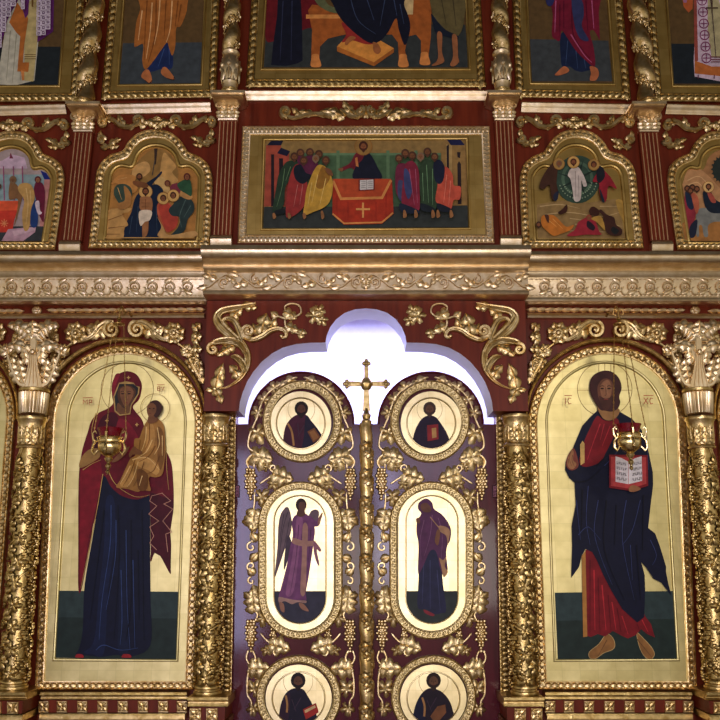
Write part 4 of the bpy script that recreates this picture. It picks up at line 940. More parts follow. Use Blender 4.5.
def trefoil_icon(label, mir, dx, lean, paint):
    mk = lambda: B(YM - .013, mir=mir, hoff=-2.7)
    sh = lambda q: [(x + dx + (y - 190) * lean, y + (1.5 if dx else 0)) for x, y in q]
    to, rc = sh(TO), sh(TRC)
    t = thing('trefoil_icon', label, 'icon', (0, 0, 0)); q = mk(); i = q.v(150 + dx, 248, 0); t.location = q.V[i]; BASE[t.name] = q.V[i].copy()
    f = mk(); f.sweep(to, PROF2); mid = offset(to, 4.0)
    cx = sum(p[0] for p in mid) / len(mid)
    f.beads(mid, 5.6, 6.4, 5.6, 2.2, 2.6, False); f.beads([mid[-1], mid[0]], 5.6, 6.4, 5.6, 2.2, 2.6, False); part('frame', f, GOLD, t)
    p = mk(); panel_mesh(p, offset(to, 7.8), rc, 2.6, 1.4, 2.2); part('panel', p, LEAFO, t)
    pt = Paint(YM - .013, 1.4, hoff=-2.7); paint(pt); part('painting', pt, pt.mats, t, smooth=False)
def inner(rc, d): return offset(rc, d)
def paint_river(p):
    OC = (176, 122, 60)
    p.p(OC, offset(TRC, 2.4), False)
    p.p((150, 112, 58), [(134, 166), (150, 150), (166, 150), (176, 164), (176, 180), (150, 190), (128, 186)])
    p.p((204, 156, 92), [(134, 166), (146, 161), (150, 170), (140, 178), (132, 176)]); p.p((200, 152, 86), [(163, 153), (170, 158), (176, 166), (172, 172), (178, 180), (170, 184), (160, 178)])
    p.p((212, 170, 104), [(154, 182), (160, 176), (166, 180), (170, 192), (162, 190)])
    p.p((60, 44, 36), [(154, 148), (157.4, 148), (155.6, 164), (154.2, 164)], False)
    p.l((80, 70, 60), [(154.6, 160), (152, 175)], 1.0, False)
    NV = (24, 36, 56)
    p.p(NV, [(161, 171), (156, 176), (147, 182), (141, 186), (146, 186), (138, 193), (134, 200), (131, 212), (127, 220), (124, 230), (121, 238), (140, 238.5), (163, 238.5), (162, 228), (158, 215), (160, 200), (163, 190), (157, 184), (152, 184), (161, 174)])
    p.folds((56, 74, 92), [[(132, 216), (129, 234)], [(138, 206), (136, 232)], [(156, 206), (157, 234)]], 0.7)
    p.p((196, 148, 84), [(107, 212), (118, 208), (131, 208), (128, 212), (122, 214), (128, 224), (124, 228), (122, 238), (104.8, 238)])
    p.folds((120, 76, 36), [[(108, 220), (124, 214)], [(108, 228), (124, 226)], [(106, 234), (120, 234)]], 0.8)
    p.head(145.5, 191.5, 3.6, (138, 84, 52), (70, 40, 26), True, (216, 168, 96))
    p.p((156, 104, 64), [(141, 197), (150, 197), (152.6, 203), (151.6, 212), (149, 214), (148, 232), (144, 238), (142.4, 238), (142, 214), (139.6, 208), (139.8, 201)])
    p.folds((106, 62, 36), [[(145.5, 199), (145.5, 212)], [(141.5, 203), (150, 203)], [(141.6, 207), (149.4, 207)]], 0.6)
    p.p((216, 196, 168), [(140, 211), (151.6, 211), (150, 220), (145, 222), (141, 226), (139, 220)])
    # baptist bending from the left bank
    p.p((190, 130, 66), [(111, 184), (118, 176), (128, 174.5), (136, 177), (134, 184), (138, 188), (134, 193), (126, 192), (118, 184)])
    p.p((60, 76, 62), [(116, 186), (124, 184), (131, 188), (132, 196), (127, 200), (124, 210), (118, 202), (114, 194)])
    p.p((168, 116, 62), [(124, 186), (131, 194), (130, 206), (120, 210), (118, 204), (125, 200)])
    p.p((122, 76, 44), [(134, 181), (146, 183), (148, 187), (143, 188), (134, 185)]); p.head(139.5, 177, 3.2, (130, 80, 50), (64, 38, 26)); p.folds((220, 170, 104), [[(118, 188), (122, 200)], [(127, 178), (118, 180)]], 0.7)
    # angels on the right bank
    RD = (176, 66, 50)
    p.p((186, 88, 58), [(158, 204), (166, 202), (172, 206), (178, 214), (177, 226), (168, 233), (163, 226), (158, 216)])
    p.p(RD, [(159, 206), (168, 204), (174, 214), (178, 220), (176, 228), (168, 232), (162, 220)])
    p.p((44, 58, 56), [(175, 200), (181, 197), (189, 198), (194, 204), (194, 212), (188, 220), (184, 232), (170, 237), (178, 228), (180, 218), (172, 216), (169, 210), (174, 204)])
    p.folds((80, 100, 92), [[(186, 200), (180, 216), (182, 228)], [(191, 206), (184, 218)]], 0.8)
    p.p((186, 136, 78), [(180, 192), (188, 190), (193, 198), (188, 200), (180, 196)]); p.p((120, 50, 60), [(171, 186), (180, 184), (180, 194), (172, 194)]); p.p((48, 84, 56), [(178, 184), (190, 180), (192, 196), (186, 194), (180, 190)])
    for x, y in ((163.6, 199), (173.6, 196.4)): p.head(x, y, 3.2, (140, 88, 56), (74, 42, 28), False, (216, 168, 96))
    p.head(168, 184.5, 3.0, (140, 88, 56), (96, 44, 34), False); p.head(187.5, 178, 3.4, (140, 88, 56), (90, 40, 32), False)
    p.p((196, 150, 90), [(158, 218), (164, 228), (170, 236), (195, 232), (194.6, 238), (160, 238), (162, 228)])
    p.l((196, 150, 84), [(105.6, 238.8), (195, 238.8)], 1.0, False)
def paint_mount(p):
    MR = [(2 * CX - x, y) for x, y in TRC]
    p.p((150, 120, 72), [(537, 204), (560, 200), (590, 202), (618, 198), (626, 238), (538, 238)], False)
    p.folds((196, 164, 112), [[(540, 206), (560, 204), (580, 208)], [(545, 214), (570, 212), (600, 216), (620, 212)], [(542, 222), (560, 222)], [(575, 224), (600, 222), (622, 226)], [(548, 230), (590, 231), (620, 232)], [(570, 218), (585, 220)], [(600, 206), (618, 206)]], 1.0)
    p.p((176, 138, 64), [(616, 200), (624, 202), (625, 222), (620, 214)])
    GN = (58, 78, 62)
    p.o(GN, 577.5, 179, 22.5, 24); p.o((84, 108, 84), 577.5, 178, 16, 17); p.o(GN, 577.5, 178, 13, 14)
    for k in range(8):
        a = PI * k / 4 + 0.3; p.p((40, 52, 44), [(577.5 + 4 * math.cos(a + .4), 179 + 4 * math.sin(a + .4)), (577.5 + 21 * math.cos(a), 179 + 21 * math.sin(a)), (577.5 + 4 * math.cos(a - .4), 179 + 4 * math.sin(a - .4))], False)
    for k in range(34):
        a = 0.2 + 2.6 * (k % 17) / 16; r = 14.5 if k < 17 else 19; p.o((150, 168, 134), 577.5 + r * math.cos(a), 180 + r * math.sin(a), 0.7, n=6)
    WH = (206, 190, 176)
    p.p(WH, [(570, 170), (574, 168), (578, 168), (581, 172), (584, 178), (586.4, 186), (583, 187), (581, 181), (581, 192), (579.6, 201), (574, 201.5), (572, 190), (570, 180), (567.4, 176)])
    p.folds((150, 132, 124), [[(575, 172), (575, 198)], [(578, 176), (578.4, 198)]], 0.7); p.head(573, 163, 3.2, (140, 84, 54), (84, 44, 32), True, (206, 160, 90))
    p.p((70, 44, 32), [(551, 165), (556, 164), (557, 172), (556, 184), (558, 195), (555, 202), (551, 198), (549, 186), (543, 190), (539, 187), (543, 176)]); p.p((40, 44, 60), [(553, 196), (558, 192), (557, 200), (554, 202)])
    p.p((146, 36, 46), [(600, 170), (606, 174), (611, 180), (616, 190), (608, 187), (606, 200), (603, 203), (599, 194), (598, 184), (592, 182)]); p.p((34, 34, 40), [(597, 167), (603, 170), (604, 178), (599, 184), (596, 180)]); p.p((34, 40, 50), [(599, 190), (602, 196), (604, 203), (601, 202)])
    p.head(558.4, 165, 3.0, (140, 86, 54), (130, 96, 70), True, (170, 130, 70)); p.head(593, 166, 3.0, (130, 78, 48), (74, 40, 30), False, (170, 130, 70))
    # crouching figures below
    p.p((196, 116, 44), [(541, 218), (546, 216), (554, 217), (561, 224), (566, 228), (573, 226), (570, 231), (560, 235), (553, 237), (546, 232), (541, 226)]); p.folds((226, 160, 84), [[(546, 220), (556, 228)], [(552, 220), (562, 230)]], 0.8); p.p((80, 48, 36), [(544, 216), (548, 217), (548, 224), (546, 222)]); p.head(538, 226, 2.8, (130, 80, 50), (70, 44, 32))
    p.p((160, 44, 54), [(581, 221), (588, 218), (594, 222), (598, 232), (600, 236), (585, 236), (572, 237.6), (566, 236.6), (574, 231), (577, 224)]); p.p((44, 32, 40), [(587, 222), (594, 228), (592, 232), (586, 228)]); p.head(588, 219, 2.6, (140, 86, 54), (150, 70, 50), False)
    p.p((66, 38, 30), [(600, 211), (606, 216), (613, 219), (615, 226), (621, 231), (619, 237), (608, 236), (603, 228), (602, 218), (598, 213)]); p.p((34, 34, 34), [(612, 228), (618, 232), (614, 236), (610, 232)])
    for q in ([(557, 214), (561, 211), (566, 206), (566, 213), (560, 216)], [(588, 212), (592, 208), (598, 212), (597, 217), (590, 217)]): p.p((66, 36, 26), q)
    p.p((176, 134, 60), [(590, 220), (600, 218), (604, 232), (596, 224)])
def paint_temple(p):
    q = [(x - 149 - (y - 190) * .10, y + 1.5) for x, y in TRC]
    qq = offset(q, 2.4); p.p((170, 150, 144), qq, False)
    p.p((140, 162, 160), [(-46, 174), (47, 174), (47, 200), (-46, 200)], False)
    p.p((206, 176, 190), [(2, 160), (12, 154), (24, 157), (27, 168), (-10, 168), (-8, 162)], False); p.p((120, 50, 70), [(10, 152), (13, 158), (9, 158)], False)
    p.p((30, 40, 110), [(40, 170), (46, 172.6), (50, 179), (44, 179)], False); p.p((190, 130, 120), [(44, 179), (50, 179), (47, 227), (39, 227)], False)
    for x in (3, 13, 22): p.l((150, 80, 110), [(x, 166), (x + 1, 200)], 1.2, False)
    p.p((58, 60, 62), [(-46, 226), (47, 226), (46, 244), (-46, 244)], False)
    p.p((200, 60, 44), [(-20, 201), (20, 200.5), (14, 220), (12, 232), (-20, 232)], False); p.p((226, 90, 54), [(-20, 201), (20, 200.5), (17, 210), (-20, 211)], False)
    for a in range(4): p.l((226, 140, 90), [(4 - 4 * math.cos(a * .785), 223 - 4 * math.sin(a * .785)), (4 + 4 * math.cos(a * .785), 223 + 4 * math.sin(a * .785))], 0.8, False)
    p.p((190, 150, 160), [(8, 229), (36, 226.5), (35, 232), (20, 243), (0, 243)], False); p.p((206, 170, 176), [(12, 231), (34, 227), (35, 230), (14, 236)], False)
    p.p((136, 96, 60), [(10, 182), (16, 184), (22, 194), (20, 206), (14, 226), (18, 200), (9, 199)])
    p.p((190, 148, 84), [(20, 184), (28, 183), (33, 188), (34.5, 198), (31, 212), (29, 228), (24, 230), (22, 214), (24, 200), (18, 190)]); p.folds((220, 186, 124), [[(26, 188), (28, 204), (26, 224)], [(30, 190), (31, 204)]], 0.8)
    p.p((104, 30, 52), [(36, 182), (42, 183), (45, 192), (44, 214), (43, 222), (38, 212), (36, 200), (34, 190)]); p.p((36, 60, 110), [(31, 210), (36, 200), (38, 214), (37, 226), (31, 226)]); p.p((216, 196, 200), [(35, 203), (39, 201), (40, 210), (42, 213), (38, 214)])
    p.head(13, 180, 3.6, (130, 90, 60), (130, 100, 70)); p.head(38, 180, 3.2, (150, 96, 66), (90, 34, 44), False); p.head(-1, 187, 2.8, (140, 90, 60), (90, 50, 40))
def paint_entry(p):
    qq = [(2 * CX - (x - 149 - (y - 190) * -.03), y + 1.5) for x, y in TRC]
    p.p((164, 116, 72), offset(qq, -2.4), False)
    p.p((190, 140, 92), [(684, 180), (692, 166), (700, 168), (712, 178), (726, 190), (760, 190), (760, 210), (684, 214)])
    p.folds((220, 176, 120), [[(688, 180), (700, 176), (712, 188)], [(686, 186), (698, 182), (706, 192)]], 1.0)
    p.o((46, 54, 48), 722, 169, 9, 12)
    for k in range(18):
        a = 2 * PI * k / 18; p.p((46, 54, 48), [(722 + 8 * math.cos(a - .2), 169 + 11 * math.sin(a - .2)), (722 + 11 * math.cos(a), 169 + 14 * math.sin(a)), (722 + 8 * math.cos(a + .2), 169 + 11 * math.sin(a + .2))], False)
    p.p((170, 116, 60), [(684, 222), (730, 214), (764, 220), (764, 240), (687, 240)])
    p.p((130, 130, 120), [(697, 212), (706, 208), (722, 214), (740, 214), (742, 224), (726, 222), (714, 222), (708, 226), (708, 236), (704, 236), (702, 226), (699, 226), (699, 236), (696, 234)])
    p.p((30, 38, 50), [(703, 192), (710, 191), (716, 200), (728, 206), (726, 212), (712, 213), (705, 206)]); p.p((170, 80, 64), [(707, 192), (712, 194), (716, 202), (711, 202)]); p.head(708.4, 187, 3.0, (140, 88, 56), (70, 40, 28), True, (220, 176, 110))
    p.p((150, 50, 60), [(686, 194), (694, 196), (696, 210), (693, 226), (690, 236), (686.6, 226), (684, 204)]); p.p((34, 46, 66), [(685, 192), (690, 195), (694, 204), (692, 210), (687, 206)]); p.p((190, 100, 70), [(691, 194), (697, 196), (699, 206), (696, 214)]); p.p((36, 40, 56), [(690, 226), (697, 220), (695, 236), (689, 237)])
    for x, y in ((687, 189), (692, 188), (696.5, 189.6), (690, 191.5)): p.head(x, y, 3.0, (130, 80, 52), (70, 44, 32))
def paint_table(p):
    FL = (54, 58, 54)
    p.p((146, 116, 66), [(264.8, 140.5), (466.2, 139.5), (468.4, 227), (262.8, 228)], False)
    p.p((74, 100, 68), [(296, 154), (441, 154), (442, 208), (292, 208)], False)
    for x in (310, 338, 388, 416): p.rect((98, 126, 88), x - 1.6, 150, x + 1.6, 206)
    p.rect((98, 126, 88), 296, 152.6, 441, 155)
    p.p(FL, [(264, 206.5), (292, 206.5), (440, 206), (468, 205), (468.6, 227), (262.8, 228)], False)
    # left tower
    p.p((160, 74, 54), [(266, 145), (281, 145), (282, 206), (264, 206)], False); p.p((40, 30, 34), [(271, 154), (274, 154), (274, 206), (271, 206)], False); p.p((168, 76, 58), [(275, 152), (289, 152), (289, 206), (275, 206)], False); p.p((40, 30, 34), [(279, 158), (283, 158), (283, 206), (279, 206)], False)
    p.p((30, 30, 50), [(267, 145), (271, 140.6), (283, 140.6), (281, 145)], False); p.p((30, 30, 50), [(277, 153), (281, 147.4), (290, 151), (287, 156)], False)
    # right tower
    p.p((150, 116, 66), [(441, 146), (446, 138.5), (465, 145), (466.6, 205), (450, 205), (445, 200)], False); p.p((176, 142, 86), [(446, 144), (452, 145), (452, 205), (446, 203)], False)
    p.p((34, 36, 70), [(445.6, 137.6), (459, 137.8), (465, 145), (451, 145)], False)
    for q in ([(446.5, 146), (449, 144), (449, 172), (447, 172)], [(457, 152), (460.6, 152), (460, 158), (457.6, 157)], [(457.4, 164), (459, 161), (461, 164), (461.6, 204), (458, 204)]): p.p((46, 34, 36), q, False)
    # host behind the table
    NV = (28, 30, 44)
    p.p((110, 34, 42), [(356, 153), (366, 153), (368, 172), (360, 179), (352, 168), (342, 171), (340, 168.4), (350, 163)]); p.p(NV, [(366, 152), (371, 155), (377, 166), (381, 179), (354, 179), (356, 166), (362, 160)]); p.p((196, 120, 66), [(355, 158), (357.4, 157), (358.6, 167), (356, 166)], False); p.p((130, 84, 54), [(338, 169), (343, 168), (342, 171.6)])
    p.head(363.4, 146.5, 4.6, (132, 80, 50), (74, 40, 28), True, (150, 112, 58))
    # table
    RD = (172, 54, 32)
    p.p((182, 74, 40), [(333, 179), (391, 179), (393, 196), (391, 207), (340, 207), (333, 196)], False); p.p(RD, [(332.6, 182), (342, 200), (381, 199.4), (392, 180), (393.6, 214), (382, 224), (344, 225), (332.4, 215)], False)
    p.l((216, 140, 74), [(333, 181), (341, 199), (382, 198), (391, 180.4)], 2.6, False); p.l((216, 140, 74), [(332.6, 214), (344, 223.6), (382, 222.6), (393, 213)], 1.6, False)
    p.folds((150, 40, 28), [[(337, 194), (337, 216)], [(348, 202), (348, 222)], [(376, 202), (376, 221)], [(386, 194), (386, 217)]], 0.8)
    p.l((216, 150, 84), [(363, 203), (363, 218)], 2.0, False); p.l((216, 150, 84), [(356, 209.6), (370, 209.6)], 2.0, False)
    p.p((120, 44, 36), [(358.6, 180), (374.6, 179.4), (374.6, 190.6), (358.6, 191.4)], False); p.p((214, 206, 196), [(360, 180.6), (373.4, 180), (373.4, 189.6), (360, 190.4)], False); p.l((150, 140, 130), [(366.6, 180.4), (366.6, 190)], 0.5, False)
    for i in range(4):
        for x0 in (361, 368): p.l((140, 130, 124), [(x0, 182.4 + 2 * i), (x0 + 4.6, 182.2 + 2 * i)], 0.5, False)
    # left group
    HB = (84, 54, 38)
    for x, y in ((300.5, 154), (310, 153.6), (319, 155.6)): p.head(x, y, 4.0, (124, 78, 48), HB, True)
    p.p((96, 40, 64), [(297, 158), (304, 158), (313, 157), (318, 164), (316, 176), (302, 172)])
    p.p((44, 62, 44), [(286, 164), (293, 162), (298, 165), (296, 172), (286, 188), (284, 206), (275, 214), (273, 210), (276, 192), (279, 176)]); p.p((30, 34, 36), [(275, 212), (284, 210), (286, 214), (276, 216)])
    p.p((152, 52, 48), [(294, 168), (300, 166), (306, 178), (308, 192), (305, 206), (297, 215), (288, 219), (286, 214), (287, 196), (289, 182)]); p.p((28, 32, 42), [(295, 168), (301, 166), (306, 174), (312, 177), (304, 185), (297, 182), (294, 175)])
    p.p((196, 150, 58), [(314, 172), (320, 166), (328, 171), (333, 184), (331, 200), (325, 208), (314, 213), (304, 216), (305, 204), (307, 190)]); p.p((150, 104, 40), [(322, 168), (327, 172), (330, 180), (322, 190), (316, 186)])
    p.folds((100, 130, 88), [[(285, 170), (282, 190), (277, 208)], [(291, 168), (286, 182)]], 0.8); p.folds((190, 110, 100), [[(298, 186), (294, 208)], [(303, 186), (300, 206)]], 0.8); p.folds((228, 190, 104), [[(318, 176), (312, 204)], [(326, 180), (320, 206)], [(312, 184), (308, 208)]], 0.9)
    for x, y in ((294.6, 158.6), (304, 162.6), (326, 162.6)): p.head(x, y, 4.0, (124, 78, 48), HB, True)
    p.head(316, 161, 3.6, (134, 88, 56), (130, 104, 78), True); p.p((130, 84, 54), [(325, 170), (331, 172), (333, 178), (328, 176)])
    for x in (273, 288, 303, 321): p.p((150, 102, 62), [(x, 213 + (x % 5)), (x + 2, 212 + (x % 5)), (x + 3.6, 219), (x + 1, 221)])
    # right group
    for x, y in ((405, 156), (412, 158.6), (427, 155)): p.head(x, y, 4.0, (124, 78, 48), HB, True)
    p.p((112, 40, 62), [(396, 170), (402, 166), (408, 170), (407, 184), (404, 200), (408, 206), (398, 200), (395, 188)]); p.p((66, 66, 96), [(398, 184), (404, 186), (404, 204), (398, 200)])
    p.p((130, 40, 58), [(405, 167), (412, 164), (418, 172), (419, 190), (419, 212), (412, 214), (402, 208), (402, 190), (404, 178)]); p.p((64, 70, 110), [(404, 172), (409, 176), (412, 192), (408, 202), (404, 190)]); p.p((34, 40, 56), [(400, 206), (418, 213), (417, 216), (402, 215)])
    p.p((50, 68, 46), [(421, 166), (427, 162), (433, 168), (437, 180), (436, 196), (435, 212), (424, 210), (420, 198), (419, 180)]); p.p((32, 38, 44), [(421, 206), (434, 211), (432, 215), (421, 213)])
    p.p((196, 84, 62), [(438, 172), (446, 170), (452, 178), (453, 188), (460, 190), (459, 202), (453, 203), (450, 212), (441, 209), (435, 203), (437, 188)]); p.p((30, 34, 52), [(433, 166), (439, 163), (444, 170), (443, 182), (439, 187), (434, 182)]); p.p((30, 34, 44), [(437, 206), (451, 212), (447, 215), (438, 213)])
    p.folds((170, 90, 110), [[(409, 172), (414, 208)], [(415, 172), (417, 206)]], 0.8); p.folds((110, 146, 104), [[(426, 168), (428, 206)], [(432, 172), (432, 208)], [(422, 176), (423, 204)]], 0.8); p.folds((228, 130, 104), [[(446, 178), (443, 206)], [(450, 184), (448, 208)]], 0.8)
    for x, y in ((398.6, 162), (434, 160.6)): p.head(x, y, 3.8, (132, 86, 54), HB, True)
    p.head(420, 160.6, 3.8, (140, 92, 60), (130, 100, 76), True)
    for x in (403, 414, 431, 436, 449): p.p((150, 102, 62), [(x, 214), (x + 2, 214), (x + 3.4, 219.6), (x, 221)])
trefoil_icon('small trefoil icon of a baptism in a dark blue river', False, 0, 0, paint_river)
trefoil_icon('small trefoil icon of a white-robed figure in a green disc', True, 0, 0, paint_mount)
trefoil_icon('cut-off trefoil icon at left edge with an orange-red altar', False, -149, -0.10, paint_temple)
trefoil_icon('cut-off trefoil icon at right edge with a rider and dark tree', True, -149, -0.10, paint_entry)
# the long table icon
def rect_icon(name, label, outer, rec, kind, paint, mats=(GOLD, LEAFO), hf=2.6, prof=PROF2, Y=YM, mir=False):
    mk = lambda: B(Y - .013, mir=mir, hoff=-2.7)
    xm = (outer[0][0] + outer[3][0]) / 2
    t = thing(name, label, 'icon', (0, 0, 0)); q = mk(); i = q.v(xm, outer[0][1], 0); t.location = q.V[i]; BASE[t.name] = q.V[i].copy()
    f = mk(); f.sweep(outer, prof); mid = offset(outer, 4.0)
    for a, b in zip(mid, mid[1:] + mid[:1]):
        if kind == 'rib':
            n = math.dist(a, b); d = ((b[0] - a[0]) / n, (b[1] - a[1]) / n)
            q0 = (a[0] - d[0] * 2, a[1] - d[1] * 2); q1 = (b[0] + d[0] * 2, b[1] + d[1] * 2)
            f.beads([q0, q1], 4.3, 6.0, 3.4, 1.6, 2.6, False, PI / 2)
        else:
            up = abs(b[1] - a[1]) > abs(b[0] - a[0])
            if up and b[1] > a[1]: a, b = b, a
            f.beads([a, b], 6.6, 9.5, 6.6, 2.8, 2.4, False, 0, 1.2 if up else 0.6)
    part('frame', f, mats[0], t)
    p = mk(); panel_mesh(p, offset(outer, 7.8), rec, hf, hf - 1.2, 1.8); part('panel', p, mats[1], t)
    pt = Paint(Y - .013, hf - 1.2, hoff=-2.7); paint(pt); part('painting', pt, pt.mats, t, smooth=False)
    return t
rect_icon('framed_icon', 'wide framed icon of robed men gathered round a red table', [(238, 242.8), (242.8, 126.6), (489.2, 126.6), (494, 242.8)], [(261.6, 229.4), (263.6, 139), (467.4, 138), (469.8, 228.6)], 'rib', paint_table, (GOLDP, LEAFO))
# pilasters
def pilaster(label, xb, yb, xt, ys, yt):
    Y = -0.004
    t = thing('fluted_pilaster', label, 'pilaster', P(xb, yb, Y))
    cx = lambda y: xb + (xt - xb) * (yb - y) / (yb - ys) if y > ys else xt
    w = 9.8; yq = yb - 11
    s = B(Y - 8 * S, hoff=-8); s.slab([(cx(yq) - w, yq), (xt - w, ys), (xt + w, ys), (cx(yq) + w, yq)], 0, 4.6); s.mi = 1
    for i in range(5):
        o = (i - 2) * 3.9; s.tube([(cx(yq - 1) + o, yq - 1, 5.0), (xt + o, ys + 1.5, 5.0)], 1.35, 1.35, sm=0, flat=1.3)
    part('shaft', s, [MAHO, GOLDR], t)
    b = B(Y - 9 * S, hoff=-9)
    b.sweep([(cx(yb) - 10.4, yb - 5.5), (cx(yb) + 10.4, yb - 5.5)], [(5.5, 0), (5.5, 10), (0, 10), (-1, 10.6), (-2, 9.6), (-3.2, 9.4), (-4, 8.2), (-5.5, 7.4), (-5.5, 0)], False)
    b.slab([(cx(yb) - 10.4, yb), (cx(yb) - 10.4, yb - 9), (cx(yb) + 10.4, yb - 9), (cx(yb) + 10.4, yb)], 0, 9, 0.8); part('base', b, GOLDP, t)
    c = B(Y - 8 * S, hoff=-8); yc = ys
    c.slab([(xt - 10, yc + 1), (xt - 9.2, yc - 6), (xt - 10.5, yc - 17), (xt + 10.5, yc - 17), (xt + 9.2, yc - 6), (xt + 10, yc + 1)], 0, 7.4, 0.6)
    c.tube([(xt - 10.5, yc - 1, 7.6), (xt + 10.5, yc - 1, 7.6)], 1.4, 1.4, sm=0)
    for o in (-7, 0, 7): c.leaf(xt + o, yc - 2, 90, 11, 8, 3, 0, 2.6, 7)
    for o in (-1, 1):
        c.scroll(xt + o * 8, yc - 13, 3.8, 1.2, 90, -o, 1.3, .9, 8.6); c.leaf(xt + o * 3, yc - 8, 90 - o * 20, 9, 5, 1, 0, 1.6, 7.4)
    part('capital', c, GOLDP, t)
    a = B(Y - 26 * S, hoff=-26); yh = yt
    pr = [(yh, 17.2, 26), (yh + 2.6, 17.2, 26), (yh + 2.7, 15.6, 24.5), (yh + 3.8, 15.4, 24.5), (yh + 4.4, 15.8, 24.8), (yh + 5.6, 14.6, 22), (yh + 6.4, 12.4, 18), (yh + 6.5, 11.4, 14), (yh + 7, 11.4, 11), (yh + 7.4, 11, 9)]
    rows = [[a.v(xt - ww, y, 0), a.v(xt - ww, y, h), a.v(xt + ww, y, h), a.v(xt + ww, y, 0)] for y, ww, h in pr]; a.rows(rows); a.f(rows[0]); a.f(rows[-1])
    part('abacus', a, GOLDP, t)
    return t
PL = 'fluted gilded pilaster between '
pa = pilaster(PL + 'the red altar trefoil and the baptism trefoil', 69.5, 251, 82.5, 130, 101)
mirrored(pa, PL + 'the green disc trefoil and the rider trefoil')
pb_ = pilaster(PL + 'the baptism trefoil and the wide red table icon', 221, 245.6, 227.5, 118.5, 90)
mirrored(pb_, PL + 'the wide red table icon and the green disc trefoil')
# rails under the top row
RP = [(4.6, 0), (4.6, 5.4), (3.4, 6.2), (2.2, 5.4), (1.4, 5.2), (0.4, 4), (-1, 3), (-2.2, 2.8), (-2.8, 2.2), (-4, 2), (-4.2, 0)]
def rail(label, q, mir=False):
    b = B(-0.002 - 5 * S, mir=mir, hoff=-5); b.sweep(q[::-1], RP, False)
    solo('gilded_rail', b, GOLDP, label, 'moulding')
rail('gilded rail under the top row icon of the orange-robed figure', [(99.5, 108.6), (210.3, 106.6)])
rail('gilded rail under the top row icon of the crimson-robed figure', [(99.5, 108.6), (210.3, 106.6)], True)
rail('gilded rail under the top row icon at the left edge', [(-40, 111.2), (65.3, 108.4)]); rail('gilded rail under the top row icon at the right edge', [(-40, 111.2), (65.3, 108.4)], True)
rail('gilded rail under the wide throne icon of the top row', [(245.2, 95), (486.8, 95)])
# carved scrolls over the icons
def scroll_a(label, dx, dy, mir):
    t = B(-0.003, mir=mir, dx=dx); t.ls, t.ts, t.dy = 1.1, 1.5, 1.6
    X0 = 157.5
    for sg in (-1, 1):
        X = lambda d: X0 + sg * d
        t.scroll(X(54), 122 + dy, 5.0, 1.1, 120 if sg > 0 else 60, -sg, 1.7, 1.1, 1.5); t.tube([(X(51), 117.5 + dy, 1.5), (X(44), 119 + dy, 1.6), (X(36), 125 + dy, 1.6), (X(27), 126 + dy, 1.6), (X(18), 122 + dy, 1.5)], 1.8, 1.4)
        t.scroll(X(19.5), 120 + dy, 5.4, 1.2, 200 if sg > 0 else -20, -sg, 1.7, 1.1, 1.5); t.leaf(X(46), 118 + dy, 15 if sg > 0 else 165, 11, 6, 2, -40 * sg, 2, .6); t.leaf(X(34), 124 + dy, 55 if sg > 0 else 125, 12, 6, 2, 20 * sg, 2, .6); t.leaf(X(24), 126 + dy, 10 if sg > 0 else 170, 10, 5, 2, 0, 2, .6)
        t.leaf(X(12), 125 + dy, 20 if sg > 0 else 160, 12, 6, 2, 20 * sg, 2, .8); t.leaf(X(1), 124 + dy, 40 if sg > 0 else 140, 14, 7, 3, -60 * sg, 2.4, .8)
    t.flower(X0, 122 + dy, 6.4, 7, 2.4, 90); t.leaf(X0, 119.5 + dy, 90, 4.4, 7, 2, 0, 2.4, 1)
    return solo('scroll_carving', t, GOLD, label, 'carving')
SC = 'long carved gilded scroll above '
scroll_a(SC + 'the baptism trefoil icon', 0, 0, False); scroll_a(SC + 'the green disc trefoil icon', 0, 0, True)
scroll_a(SC + 'the trefoil icon at the left edge', -147.5, 2.7, False); scroll_a(SC + 'the trefoil icon at the right edge', -147.5, 2.7, True)
m = B(-0.003); m.ls, m.ts, m.dy = 1.15, 1.6, 1.7
for sg in (-1, 1):
    X = lambda d: 366 + sg * d
    A = lambda d: d if sg > 0 else 180 - d
    m.scroll(X(6), 111, 5.2, 1.3, 90, sg, 1.7, 1.1, 1.6); m.tube([(X(6), 116, 1.5), (X(16), 115, 1.6), (X(26), 108, 1.6)], 1.6, 1.0); m.leaf(X(12), 114, A(40), 18, 8, 3, 25 * sg, 2.4, .8); m.leaf(X(22), 116, A(30), 24, 9, 3, -30 * sg, 2.6, .8)
    m.tube([(X(34), 115.5, 1.4), (X(48), 113, 1.5), (X(60), 114, 1.5), (X(72), 117, 1.5), (X(80), 115, 1.4)], 1.6, 1.2); m.leaf(X(46), 114, A(150), 14, 6, 2, 0, 2, .8); m.leaf(X(54), 113, A(25), 14, 6, 2, -30 * sg, 2, .8)
    m.scroll(X(80), 111, 5.6, 1.2, -90, sg, 1.8, 1.1, 1.5); m.leaf(X(66), 115, A(60), 12, 6, 2, -30 * sg, 2, .8); m.leaf(X(76), 116, A(20), 10, 5, 1, 30 * sg, 2, .8)
m.leaf(366, 116, 90, 12, 8, 2, 0, 2.2, 1)
solo('scroll_carving', m, GOLD, SC + 'the wide red table icon', 'carving')
